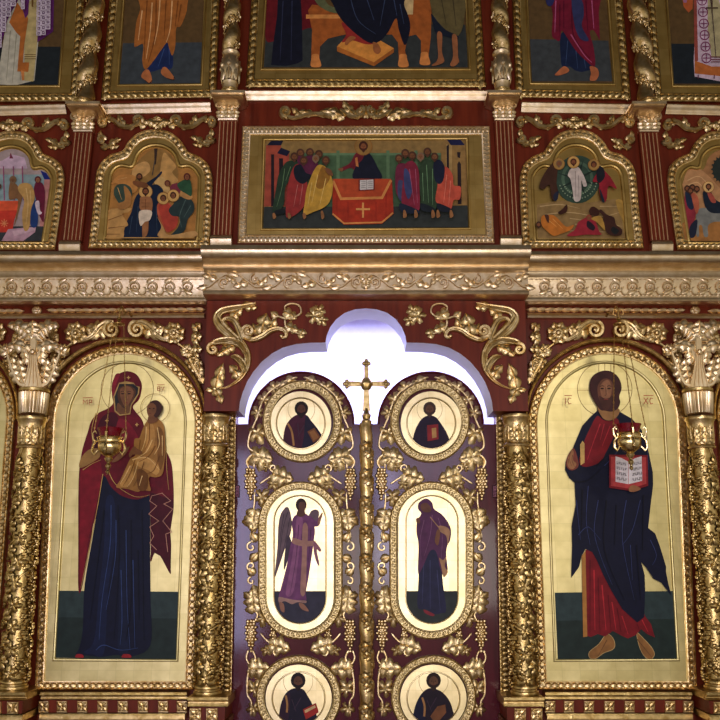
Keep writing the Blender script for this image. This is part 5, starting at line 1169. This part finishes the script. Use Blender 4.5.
# small leaf sprays in the corners above the trefoils
def corner(label, x, y, sg, mir):
    b = B(-0.003, mir=mir); b.ls, b.ts = 1.0, 1.5; X = lambda d: x + sg * d; A = lambda d: d if sg > 0 else 180 - d
    b.scroll(X(-5), y, 4.4, 1.2, 0, sg, 1.6, 1.0, 1.4); b.scroll(X(-2), y + 5.5, 3.2, 1.0, 180, sg, 1.4, .9, 1.2)
    b.tube([(X(-4), y + 7, 1.2), (X(2), y + 6, 1.4), (X(7), y + 1, 1.4), (X(12), y - 1, 1.2)], 1.3, .9); b.leaf(X(-6), y - 3, A(105), 7, 5, 1, -30 * sg, 2, .8); b.leaf(X(3), y + 3, A(35), 13, 6, 2, -30 * sg, 2.4, .8); b.leaf(X(3), y + 6, A(-12), 10, 5, 2, 30 * sg, 2, .8)
    solo('leaf_carving', b, GOLD, label, 'carving')
CL = 'small carved gilded leaf spray at the %s of the %s icon'
corner(CL % ('upper left', 'baptism trefoil'), 107, 141, 1, False); corner(CL % ('upper right', 'baptism trefoil'), 205.5, 139, -1, False)
corner(CL % ('upper right', 'green disc trefoil'), 107, 141, 1, True); corner(CL % ('upper left', 'green disc trefoil'), 205.5, 139, -1, True)
corner(CL % ('upper right', 'red altar trefoil'), 60.5, 141, -1, False); corner(CL % ('upper left', 'rider trefoil'), 60.5, 141, -1, True)
# ================================================================ top tier
GRD = (52, 56, 56)
def paint_throne(p):
    p.p((96, 72, 40), [(262, 69), (266.5, -12), (465.5, -12), (469, 69)], False)
    p.p((52, 56, 54), [(263.6, 66.6), (266.6, 22), (465.4, 24), (468.6, 66.6)], False)
    p.p((100, 24, 30), [(265, 36), (266, -12), (314, -12), (316, 24), (306, 28), (276, 40)]); NV = (22, 24, 38)
    p.p(NV, [(278, -12), (300, -12), (302, 20), (302.5, 60), (297, 63), (286, 65.4), (271, 64.4), (273, 44), (277, 15)], False)
    p.folds((44, 48, 70), [[(283, 0), (280, 60)], [(292, 0), (291, 60)]], 1.2)
    OR = (162, 88, 38)
    p.p(OR, [(308, 10), (312, 4), (345, 8), (378, 10), (390, 8), (401, -12), (432, -12), (431, 36), (428, 60), (421, 60), (421, 40), (416, 34), (408, 36), (405, 50), (407, 58), (399, 60), (398, 42), (392, 34), (380, 34), (345, 34), (328, 38), (320, 46), (319, 62), (311, 62), (312, 30)], False)
    p.p((214, 140, 72), [(306, 14), (346, 14), (346, 18), (306, 18)], False); p.p((206, 176, 120), [(400, -12), (414, -12), (413, 14), (404, 14)], False)
    for x, y in ((315.4, 58), (403, 58), (424.6, 56)): p.p((206, 130, 66), [(x - 4, y), (x - 3, y - 4), (x + 3, y - 4), (x + 4, y), (x + 5.4, y + 8), (x - 4.4, y + 8)])
    p.p((96, 100, 66), [(312, -10), (316, 2), (326, 10), (338, 13), (337, 8), (328, 4), (320, -8)])
    p.p((216, 142, 62), [(345, 38), (366, 32), (394, 48), (374, 62), (337, 46)], False); p.p((180, 106, 44), [(337, 46), (374, 62), (374, 66), (337, 51)], False); p.p((160, 92, 40), [(374, 62), (394, 48), (394, 52), (374, 66)], False)
    p.p((150, 46, 40), [(342, 22), (360, 30), (374, 42), (366, 44), (352, 40), (342, 42), (346, 34)])
    p.p(NV, [(332, -12), (402, -12), (404, 4), (409, 18), (410, 30), (405, 45), (399, 30), (396, 18), (388, 32), (378, 42), (368, 42), (354, 32), (342, 20), (334, 6)])
    p.folds((54, 66, 92), [[(350, -4), (358, 20), (376, 34)], [(366, -4), (374, 20)], [(386, -6), (380, 26)], [(400, 4), (404, 24)], [(394, 0), (397, 16)]], 1.0)
    for q in ([(346, 40), (351, 36), (356, 38), (350, 42), (347, 45), (345, 44)], [(373, 42), (378, 44), (381, 50), (378, 54), (374, 52), (373, 46)]): p.p((160, 96, 54), q)
    p.p((98, 86, 52), [(432, -12), (464, -12), (464, 20), (458, 36), (447, 34), (438, 24), (432, 12)]); p.p((26, 32, 44), [(431, 14), (438, 22), (446, 30), (458, 36), (456, 39), (444, 36), (436, 34)])
    p.folds((60, 52, 34), [[(440, -8), (446, 24)], [(452, -8), (456, 26)]], 1.0)
    for q in ([(437, 34), (442, 34), (442, 52), (444, 62), (434, 66), (432, 65), (438, 58)], [(452, 36), (457, 37), (458, 56), (459, 62), (454, 66.5), (450, 65), (453, 56)]): p.p((150, 94, 58), q)
def paint_orange(p):
    p.p((92, 70, 40), [(118, 85), (124.6, -12), (205, -12), (200.6, 84)], False); p.p((62, 68, 70), [(119, 83.6), (122.6, 42.6), (202.6, 41.6), (200, 82.8)], False)
    OR = (166, 100, 44)
    p.p((30, 44, 84), [(144, 70), (150, 62), (160, 48), (168, 42), (172, 48), (172, 67), (162, 68), (152, 71)]); p.folds((58, 80, 124), [[(164, 48), (158, 66)], [(169, 48), (169, 64)]], 0.9)
    p.p(OR, [(140, -12), (184, -12), (187, 6), (184, 18), (180, 26), (176, 28), (175, 46), (172, 55), (169, 48), (167, 42), (162, 48), (152, 62), (145, 69), (142, 60), (143, 44), (136, 46), (134, 44), (136, 22), (140, 8)])
    p.folds((222, 170, 112), [[(152, 2), (150, 30), (146, 58)], [(160, -4), (158, 24), (154, 44)], [(172, 0), (170, 28), (166, 42)], [(142, 10), (138, 40)]], 1.4); p.folds((120, 66, 26), [[(147, 0), (145, 30), (144, 60)], [(156, -4), (155, 34), (148, 62)], [(166, 0), (164, 36)], [(178, 0), (175, 26)], [(181, 4), (178, 22)]], 1.1)
    for q in ([(144.5, 70), (149, 70), (152, 80), (149, 83), (145, 80), (141, 76)], [(163, 67), (167, 68), (174, 77), (173, 79.6), (167, 78), (161, 73)]): p.p((180, 108, 62), q); p.l((60, 34, 26), q[2:5], 0.7)
def paint_crimson(p):
    p.p((92, 70, 40), [(614, 82.4), (606, -12), (526, -12), (531.4, 83)], False); p.p((62, 66, 66), [(612.6, 80.6), (608.6, 40), (529.4, 38.4), (532.4, 80.6)], False)
    CR = (114, 26, 46)
    p.p((26, 36, 62), [(561, 34), (570, 34), (590, 52), (594, 66), (584, 71), (576, 70), (570, 66), (563, 66), (561, 58)]); p.folds((54, 72, 104), [[(568, 40), (566, 64)], [(576, 48), (578, 68)], [(584, 56), (586, 68)]], 0.9)
    p.p(CR, [(552, -12), (598, -12), (599, 12), (600, 38), (598, 36), (594, 30), (590, 32), (594, 48), (595, 66), (586, 60), (576, 50), (568, 38), (562, 30), (560, 40), (556, 39), (552, 34), (553, 14)])
    p.folds((176, 84, 118), [[(556, 0), (555, 32)], [(571, 34), (584, 54), (592, 62)], [(592, 0), (594, 28)]], 1.4); p.folds((84, 12, 36), [[(564, 0), (564, 28)], [(572, 6), (574, 36), (590, 58)], [(586, 0), (588, 30)], [(560, 4), (560, 36)]], 1.1)
    p.p((50, 54, 88), [(572, -4), (582, 0), (584, 14), (582, 26), (589, 40), (580, 38), (574, 22)]); p.p((44, 46, 90), [(545, -12), (556, -12), (553, 4), (547, 4)])
    for q in ([(564, 66), (569, 69), (568, 72), (560, 75), (555, 75), (557, 72)], [(590, 66), (597, 68), (599, 74), (596, 80), (590, 80), (591, 73)]): p.p((180, 104, 64), q)
def lattice(p, cl, x0, x1, y0, y1, stp, inside):
    for i in range(int((x1 - x0) / stp)):
        for j in range(int((y1 - y0) / stp)):
            x, y = x0 + (i + .5) * stp, y0 + (j + .5) * stp
            if not inside(x, y): continue
            r = stp * .36; p.l(cl, [(x - r, y - r), (x + r, y - r), (x + r, y + r), (x - r, y + r)], 1.05, False, True); p.l(cl, [(x - r * .4, y), (x + r * .4, y)], 1.0, False)
def paint_bishop(p):
    PU = (96, 40, 100); WH = (206, 190, 200)
    p.p((92, 70, 40), [(-40, 86), (-40, -12), (66, -12), (58, 85)], False); p.p((34, 40, 42), [(-40, 85), (-40, 46), (61, 46), (57.6, 85)], False)
    p.p((190, 184, 160), [(-8, 84), (0, 60), (6, 20), (14, 6), (24, -12), (40, -12), (38, 40), (34, 80), (26, 82), (14, 85), (4, 84)], False)
    p.folds((140, 134, 110), [[(10, 30), (6, 80)], [(16, 34), (12, 82)], [(20, 40), (20, 80)]], 0.8)
    p.p((190, 170, 112), [(26, 4), (38, -8), (40, 10), (37, 40), (33, 81), (24, 80), (24, 40)], False)
    for y in (54, 56, 58.4): p.l((110, 84, 48), [(24, y), (35.6, y)], 0.7, False)
    p.p((178, 104, 46), [(9, 22), (17, 2), (28, 18), (24, 44), (22.6, 62), (29, 62), (28, 71.5), (17, 71), (20, 36), (16, 32)], False); p.p((204, 130, 70), [(20.6, 70), (24, 71), (24, 80), (21.6, 80)], False)
    p.p(PU, [(-40, 60), (-40, -12), (24, -12), (14, 6), (7, 20), (0, 48), (-8, 66)], False); p.p(PU, [(38, -12), (54, -12), (53, 31), (46, 36), (40, 40), (37, 42), (39, 8)], False); p.p(PU, [(20, 0), (26, -12), (29, -2), (28, 14), (25, 18)], False)
    lattice(p, WH, -3, 27, -12, 54, 5, lambda x, y: x < 21 - (y + 12) * .36); lattice(p, WH, 37.6, 55, -12, 42, 5, lambda x, y: x > 38 and y < 40 - (x - 40) * .7); lattice(p, WH, 20, 30, -12, 16, 3.6, lambda x, y: 22 < x < 28)
    p.l((110, 76, 36), [(35, -4), (35, 11)], 1.6, False); p.l((110, 76, 36), [(30, 3), (40, 3)], 1.6, False)
def paint_bishop2(p):
    WH = (204, 180, 190); PU = (122, 40, 84)
    p.p((92, 70, 40), [(672, 84), (666, -12), (760, -12), (760, 84)], False); p.p((32, 38, 42), [(674, 83), (670.6, 43), (760, 43), (760, 83)], False)
    p.p((178, 90, 48), [(681, -12), (694, -12), (693, 8), (689, 12), (684, 6)], False); p.p((176, 118, 150), [(681, -12), (688, -12), (687, 2), (684, 2)], False)
    p.p(WH, [(694, -8), (712, -12), (760, -12), (760, 82), (722, 81), (695, 76), (694, 60), (696, 20)], False)
    p.p((150, 72, 60), [(694, 0), (697, -4), (698.5, 60), (695, 62)], False); p.p((184, 104, 50), [(695, 60), (712, 66), (760, 66), (760, 76), (724, 76), (695, 73)], False); p.p((176, 164, 120), [(708, -12), (716, -12), (722, 10), (726, 58), (712, 57), (708, 30)], False)
    for i in range(6): p.ring(PU, 702.4 + i * .8, 0 + i * 11.6, 5, 0.9, 20); p.l(PU, [(699 + i * .8, i * 11.6), (706 + i * .8, i * 11.6)], 0.8, False); p.l(PU, [(702.4 + i * .8, -3.6 + i * 11.6), (702.4 + i * .8, 3.6 + i * 11.6)], 0.8, False)
    p.l((60, 34, 50), [(709, -12), (712, 10), (716, 58)], 0.7, False); p.l((70, 50, 40), [(712, -2), (712, 13)], 1.2, False); p.l((70, 50, 40), [(706, 8), (718, 8)], 1.2, False)
    for y in (57, 59.6, 62): p.l((110, 50, 60), [(711, y), (760, y)], 0.8, False)
    for x in (698, 714): p.l((90, 40, 60), [(x, 75), (x, 79)], 1.0, False)
TOPM = (GOLDD, LEAFO)
rect_icon('framed_icon', 'top row wide icon showing robed legs before an orange throne', [(246.2, 87), (252.4, -14), (479.6, -14), (485.4, 87)], [(261.6, 69.2), (266, -13), (466, -13), (469.6, 69.2)], 'leaf', paint_throne, TOPM)
rect_icon('framed_icon', 'top row icon of an orange-robed barefoot figure', [(101.5, 99.4), (111, -14), (220, -14), (216, 97)], [(117.6, 85.4), (124, -13), (206, -13), (201.4, 84.4)], 'leaf', paint_orange, TOPM)
rect_icon('framed_icon', 'top row icon of a crimson-robed barefoot figure', [(101.5, 99.4), (111, -14), (220, -14), (216, 97)], [(117.6, 84.4), (124, -13), (206, -13), (201.4, 83.4)], 'leaf', paint_crimson, TOPM, mir=True)
rect_icon('framed_icon', 'top row icon at left edge, vestment of white and purple lattice', [(-52, 102), (-46, -14), (85.6, -14), (77.6, 101)], [(-38, 86.6), (-34, -13), (66.6, -13), (59, 86)], 'leaf', paint_bishop, TOPM)
rect_icon('framed_icon', 'top row icon at right edge, vestment hem with purple ringed crosses', [(-52, 102), (-46, -14), (85.6, -14), (77.6, 101)], [(-38, 86.6), (-34, -13), (66.6, -13), (59, 86)], 'leaf', paint_bishop2, TOPM, mir=True)
def twisted(label, xb, yb, xt, yt, r, pitch, vase, Y=-0.078):
    A, T = P(xb, yb, Y), P(xt, yt, Y); k = (P(xb + 1, yb, Y) - P(xb, yb, Y)).x; L = yb - yt
    t = thing('twisted_colonnette', label, 'colonnette', A)
    y0 = 43 if vase else 5
    ph = lambda v: 2 * PI * v / pitch
    s = B(); s.lathe(A, T, [((y0 + i * (L - y0) / 160) / L, r * .86 * k) for i in range(161)], 28, lambda tt, a: 1 + 0.20 * math.cos(a - ph(tt * L)))
    fn = lambda u, v, h: (lambda c, a: Vector((c.x + (r * .9 + h) * k * math.sin(a), c.y - (r * .9 + h) * k * math.cos(a), c.z)))(A.lerp(T, v / L), u / r)
    s.fn = fn; v = y0 + 6.0; i = 0
    while v < L - 4:
        a = (ph(v) + 2.5) % (2 * PI); s.leaf(a * r, v, 200 + 40 * (i % 2), 9, 6, 2, 0, 2.2, -1.2); s.ball(a * r + 2.5, v + 2, .2, 1.5); s.vleaf(a * r - 3, v - 2, 90, 3.6, 1.6, -.8); v += pitch / 9; i += 1
    part('shaft', s, GOLD, t)
    b = B(); b.lathe(A, T, [(0, r * 1.12 * k), (1.4 / L, r * 1.2 * k), (2.6 / L, r * 1.1 * k), (3.4 / L, r * .9 * k), (4.4 / L, r * k), (5.4 / L, r * .86 * k)], 28); part('base', b, GOLDD, t)
    if vase:
        c = B(fn=fn); pr = [(5, .84), (9, .86), (11.5, .95), (13, .8), (15, .84), (19, 1.02), (25, 1.12), (32, 1.05), (36, .86), (38, .8), (39.4, .98), (41, 1.02), (42.4, .9), (43.5, .8)]
        c.lathe(A, T, [(v_ / L, q_ * r * k) for v_, q_ in pr], 28)
        for j in range(7):
            u = 2 * PI * r * j / 7; c.leaf(u, 13, -90, 22, 6, 2, 0, 2, .6); c.ball(u, 27, 1.6, 2.2, 8, 4, ry=3)
        part('vase', c, GOLDP, t)
    return t
TW = 'twisted gilded colonnette between '
t1 = twisted(TW + 'the purple lattice icon and the orange-robed figure', 83.4, 107, 97, -16, 10, 31, False)
mirrored(t1, TW + 'the crimson-robed figure and the ringed crosses icon')
t2 = twisted(TW + 'the orange-robed figure and the wide throne icon', 229.8, 95.8, 233, -16, 8.8, 27, True)
mirrored(t2, TW + 'the wide throne icon and the crimson-robed figure')
# ================================================================ hanging oil lamps
RGL, N_, L_, b_ = base_mat('ruby_glass')
b_.inputs['Base Color'].default_value = (0.30, 0.004, 0.02, 1); b_.inputs['Transmission Weight'].default_value = 0.55; b_.inputs['Roughness'].default_value = 0.08
BRASS = gold('lamp_brass', (206, 176, 116), (238, 214, 158), 0.2, 60, 0.25); CHAINM = gold('chain_brass', (150, 116, 64), (190, 152, 92), 0.35, 60, 0.1)
def lamp(label, cx, yt, hl, hr, hf, dxs, dy):
    Y = -0.33; k = (P(cx + 1, yt, Y) - P(cx, yt, Y)).x
    bot = P(cx, yt + 46, Y); t = thing('hanging_oil_lamp', label, 'lamp', bot)
    z = lambda y: P(cx, yt + y, Y).z
    ax0 = Vector((P(cx, yt + 20, Y).x, Y, 0)); at = lambda y: Vector((ax0.x, Y, z(y)))
    def lat(pr, n=28, mod=None):
        b = B(); lo, hi = at(pr[0][0]), at(pr[-1][0]); h = hi.z - lo.z
        b.lathe(lo, hi, [((z(y) - lo.z) / h, r * k) for y, r in pr], n, mod); return b
    g = lat([(9.5, 9.6), (6, 10.6), (2, 12), (0, 13), (0.05, 12.2), (2, 11.2), (6, 9.8), (9.0, 8.8)]); part('glass_cup', g, RGL, t, 'ruby red glass cup')
    b = lat([(46, .3), (44.6, 1.4), (43, 2), (41.4, 1.2), (40.4, 1), (39, 2.2), (37, 2.8), (35, 1.6), (34, 1.4), (32, 3.4), (29.6, 4.2), (28.6, 3), (27.6, 4.4), (24.6, 8.6), (20, 11), (16, 11.4), (14.4, 10.6), (13.6, 11.6), (12.2, 11.8), (11.4, 10.4), (9.6, 10.8), (9.0, 11.6), (8.4, 11.2), (8.4, 8.2)], 32, lambda tt, a: 1 + (0.03 * math.cos(a * 10) if 0.45 < tt < .8 else 0)); part('bowl', b, BRASS, t)
    disc = Vector((P(dxs, dy, Y).x, Y, P(dxs, dy, Y).z))
    ends = []
    for px, py, fr in ((hl[0], hl[1], -.2), (hr[0], hr[1], -.2), (hf[0], hf[1], 1)):
        p = P(px, py, Y); a = at(16); yy = Y - fr * 11 * k * (1 if fr > 0 else -0.6)
        e = Vector((p.x, yy, p.z)); ends.append(e)
        d = Vector((e.x - a.x, e.y - a.y, 0)); L = max(d.length, .05); d.normalize()
        if fr > 0: d = Vector((0, -1, 0)); L = 14 * k
        pt = lambda r, y: Vector((a.x, a.y, 0)) + d * r + Vector((0, 0, z(y)))
        h = B(); h.rod([pt(L * .66, 22), pt(L * .86, 26), pt(L * 1.0, 23), pt(L * .98, 17), pt(L * .86, 14), pt(L * .98, 10), pt(L * 1.02, 5), pt(L * .9, 2.5), pt(L * .8, 5)], [1.0 * k, 1.2 * k, 1.3 * k, 1.3 * k, 1.2 * k, 1.2 * k, 1.1 * k, 1.0 * k, .8 * k])
        h.rod([pt(L * .86, 14), pt(L * .74, 12), pt(L * .72, 9), pt(L * .8, 9)], .8 * k); part('handle', h, BRASS, t)
        top = pt(L * 1.0, 5); q = disc + (Vector((d.x, d.y, 0)) * 5 * k)
        c = B(); n = max(8, int((q - top).length / 0.016))
        for i in range(n):
            m0, m1 = top.lerp(q, i / n), top.lerp(q, (i + 1) / n); sd = Vector((.0024, 0, 0)) if i % 2 else Vector((0, .0024, 0)); mm = (m0 + m1) / 2
            c.rod([m0, mm + sd, m1], .0013, 4); c.rod([m0, mm - sd, m1], .0013, 4)
        part('chain', c, CHAINM, t)
    h = B(); h.lathe(disc + Vector((0, 0, -.008)), disc + Vector((0, 0, .05)), [(0, 2 * k), (.08, 6 * k), (.16, 6 * k), (.22, 2.4 * k), (.4, 1.4 * k), (.5, 2.6 * k), (.62, 2.4 * k), (.7, 1 * k), (1, .8 * k)], 20)
    wz = disc.z + .07
    h.rod([Vector((disc.x, -.153, wz + .02)), Vector((disc.x, -.2, wz + .03)), Vector((disc.x, -.26, wz + .005)), Vector((disc.x, -.31, wz + .02)), Vector((disc.x, Y, wz)), Vector((disc.x, Y, wz - .022))], [.006, .006, .005, .005, .004, .004])
    for s_ in (-1, 1): h.rod([Vector((disc.x, Y, wz - .01)), Vector((disc.x + s_ * .018, Y, wz - .002)), Vector((disc.x + s_ * .024, Y, wz - .024)), Vector((disc.x + s_ * .012, Y, wz - .03))], .003)
    part('hook', h, CHAINM, t)
lamp('ruby glass hanging oil lamp in front of the mother and child icon', 109.5, 428.5, (93.5, 440), (126, 440), (110, 440), 119, 324)
lamp('ruby glass hanging oil lamp in front of the open book icon', 629.5, 424.5, (613.5, 436), (646, 436), (630, 436), 619, 324)
# ================================================================ light, air and camera
w = bpy.data.worlds.new('nave'); bpy.context.scene.world = w; w.use_nodes = True
N, L = w.node_tree.nodes, w.node_tree.links; bg = N['Background']
tc = N.new('ShaderNodeTexCoord'); sp = N.new('ShaderNodeSeparateXYZ'); rp = N.new('ShaderNodeValToRGB'); mr = N.new('ShaderNodeMapRange')
L.new(tc.outputs['Generated'], sp.inputs[0]); L.new(sp.outputs['Z'], mr.inputs['Value']); mr.inputs['From Min'].default_value = -1; mr.inputs['From Max'].default_value = 1
L.new(mr.outputs['Result'], rp.inputs['Fac'])
cr = rp.color_ramp; cr.elements[0].position = 0.0; cr.elements[0].color = (0.10, 0.08, 0.06, 1); cr.elements[1].position = 1.0; cr.elements[1].color = (0.03, 0.025, 0.02, 1)
for ps, c in ((0.34, (0.26, 0.23, 0.18, 1)), (0.45, (0.44, 0.39, 0.31, 1)), (0.5, (0.74, 0.67, 0.55, 1)), (0.59, (0.56, 0.51, 0.42, 1)), (0.67, (0.15, 0.13, 0.10, 1)), (0.75, (0.045, 0.038, 0.03, 1))):
    e = cr.elements.new(ps); e.color = c
L.new(rp.outputs['Color'], bg.inputs['Color']); bg.inputs['Strength'].default_value = 1.0
def area(name, loc, aim, sx, sy, power, color):
    l = bpy.data.lights.new(name, 'AREA'); l.shape = 'RECTANGLE'; l.size, l.size_y = sx, sy; l.energy = power; l.color = color
    o = bpy.data.objects.new(name, l); C.objects.link(o); o.location = loc; o.rotation_euler = (Vector(aim) - Vector(loc)).to_track_quat('-Z', 'Y').to_euler()
def spot(name, loc, aim, power, ang, color, blend=0.9, r=0.12):
    l = bpy.data.lights.new(name, 'SPOT'); l.energy = power; l.spot_size = math.radians(ang); l.spot_blend = blend; l.color = color; l.shadow_soft_size = r
    o = bpy.data.objects.new(name, l); C.objects.link(o); o.location = loc; o.rotation_euler = (Vector(aim) - Vector(loc)).to_track_quat('-Z', 'Y').to_euler()
area('nave_fill', (0.15, -4.3, 1.55), (0, 0, 1.6), 2.4, 0.8, 40, (1.0, 0.93, 0.84))  # added unseen panel behind the camera, brightens the lower tier and oval medallions
area('west_window', (-1.88, -8.5, 1.75), (-0.4, 0, 1.6), 0.5, 2.8, 70, (0.62, 0.60, 1.0))
area('west_door', (0.33, -8.8, 2.1), (0.2, 0, 1.6), 0.35, 1.7, 30, (0.62, 0.60, 1.0))
area('west_gallery_window', (0.2, -8.6, 3.1), (0, 0, 1.9), 3.0, 0.9, 48, (0.72, 0.70, 1.0))
area('sanctuary_window', (0, 1.4, 3.4), (0, 1.6, 0), 2.0, 1.4, 130, (0.56, 0.56, 1.0))
spot('left_spot', (-1.6, -3.2, 3.6), (-1.25, 0, 1.75), 62, 34, (1.0, 0.93, 0.82)); spot('right_spot', (1.6, -3.2, 3.6), (1.2, 0, 1.8), 80, 34, (1.0, 0.93, 0.82))
cam = bpy.data.cameras.new('camera'); co = bpy.data.objects.new('camera', cam); C.objects.link(co)
cam.sensor_width = 36; cam.lens = F / 720 * 36; cam.shift_x = (360 - CX) / 720; cam.clip_start = 0.05
co.location = (0, -D, EYE); co.rotation_euler = (PI / 2 + TILT, 0, 0)
sc = bpy.context.scene; sc.camera = co
sc.view_settings.view_transform = 'Standard'; sc.view_settings.look = 'None'; sc.view_settings.exposure = 0.0; sc.view_settings.gamma = 1.0; sc.view_settings.use_curve_mapping = False
sc.cycles.use_denoising = True; sc.cycles.max_bounces = 6

GROUPS = {'arched_icon': 'large arched icons', 'arch_carving': 'carved arches over the large icons', 'carved_colonnette': 'grapevine colonnettes', 'leaf_strip': 'door jamb strips', 'base_ledge': 'tiled ledges', 'pedestal': 'tiled pedestals', 'royal_gate': 'royal gate leaves', 'trefoil_icon': 'small trefoil icons', 'fluted_pilaster': 'fluted pilasters', 'gilded_rail': 'gilded rails', 'scroll_carving': 'long scroll carvings', 'leaf_carving': 'corner leaf sprays', 'twisted_colonnette': 'twisted colonnettes', 'hanging_oil_lamp': 'hanging oil lamps', 'framed_icon': 'framed rectangular icons'}
for o in bpy.data.objects:
    n = o.name.split('.')[0]
    if o.parent is None and n in GROUPS and 'label' in o: o['group'] = GROUPS[n]
    if o.parent is None and n == 'entablature' and 'side' in o['label']: o['group'] = 'side cornices'
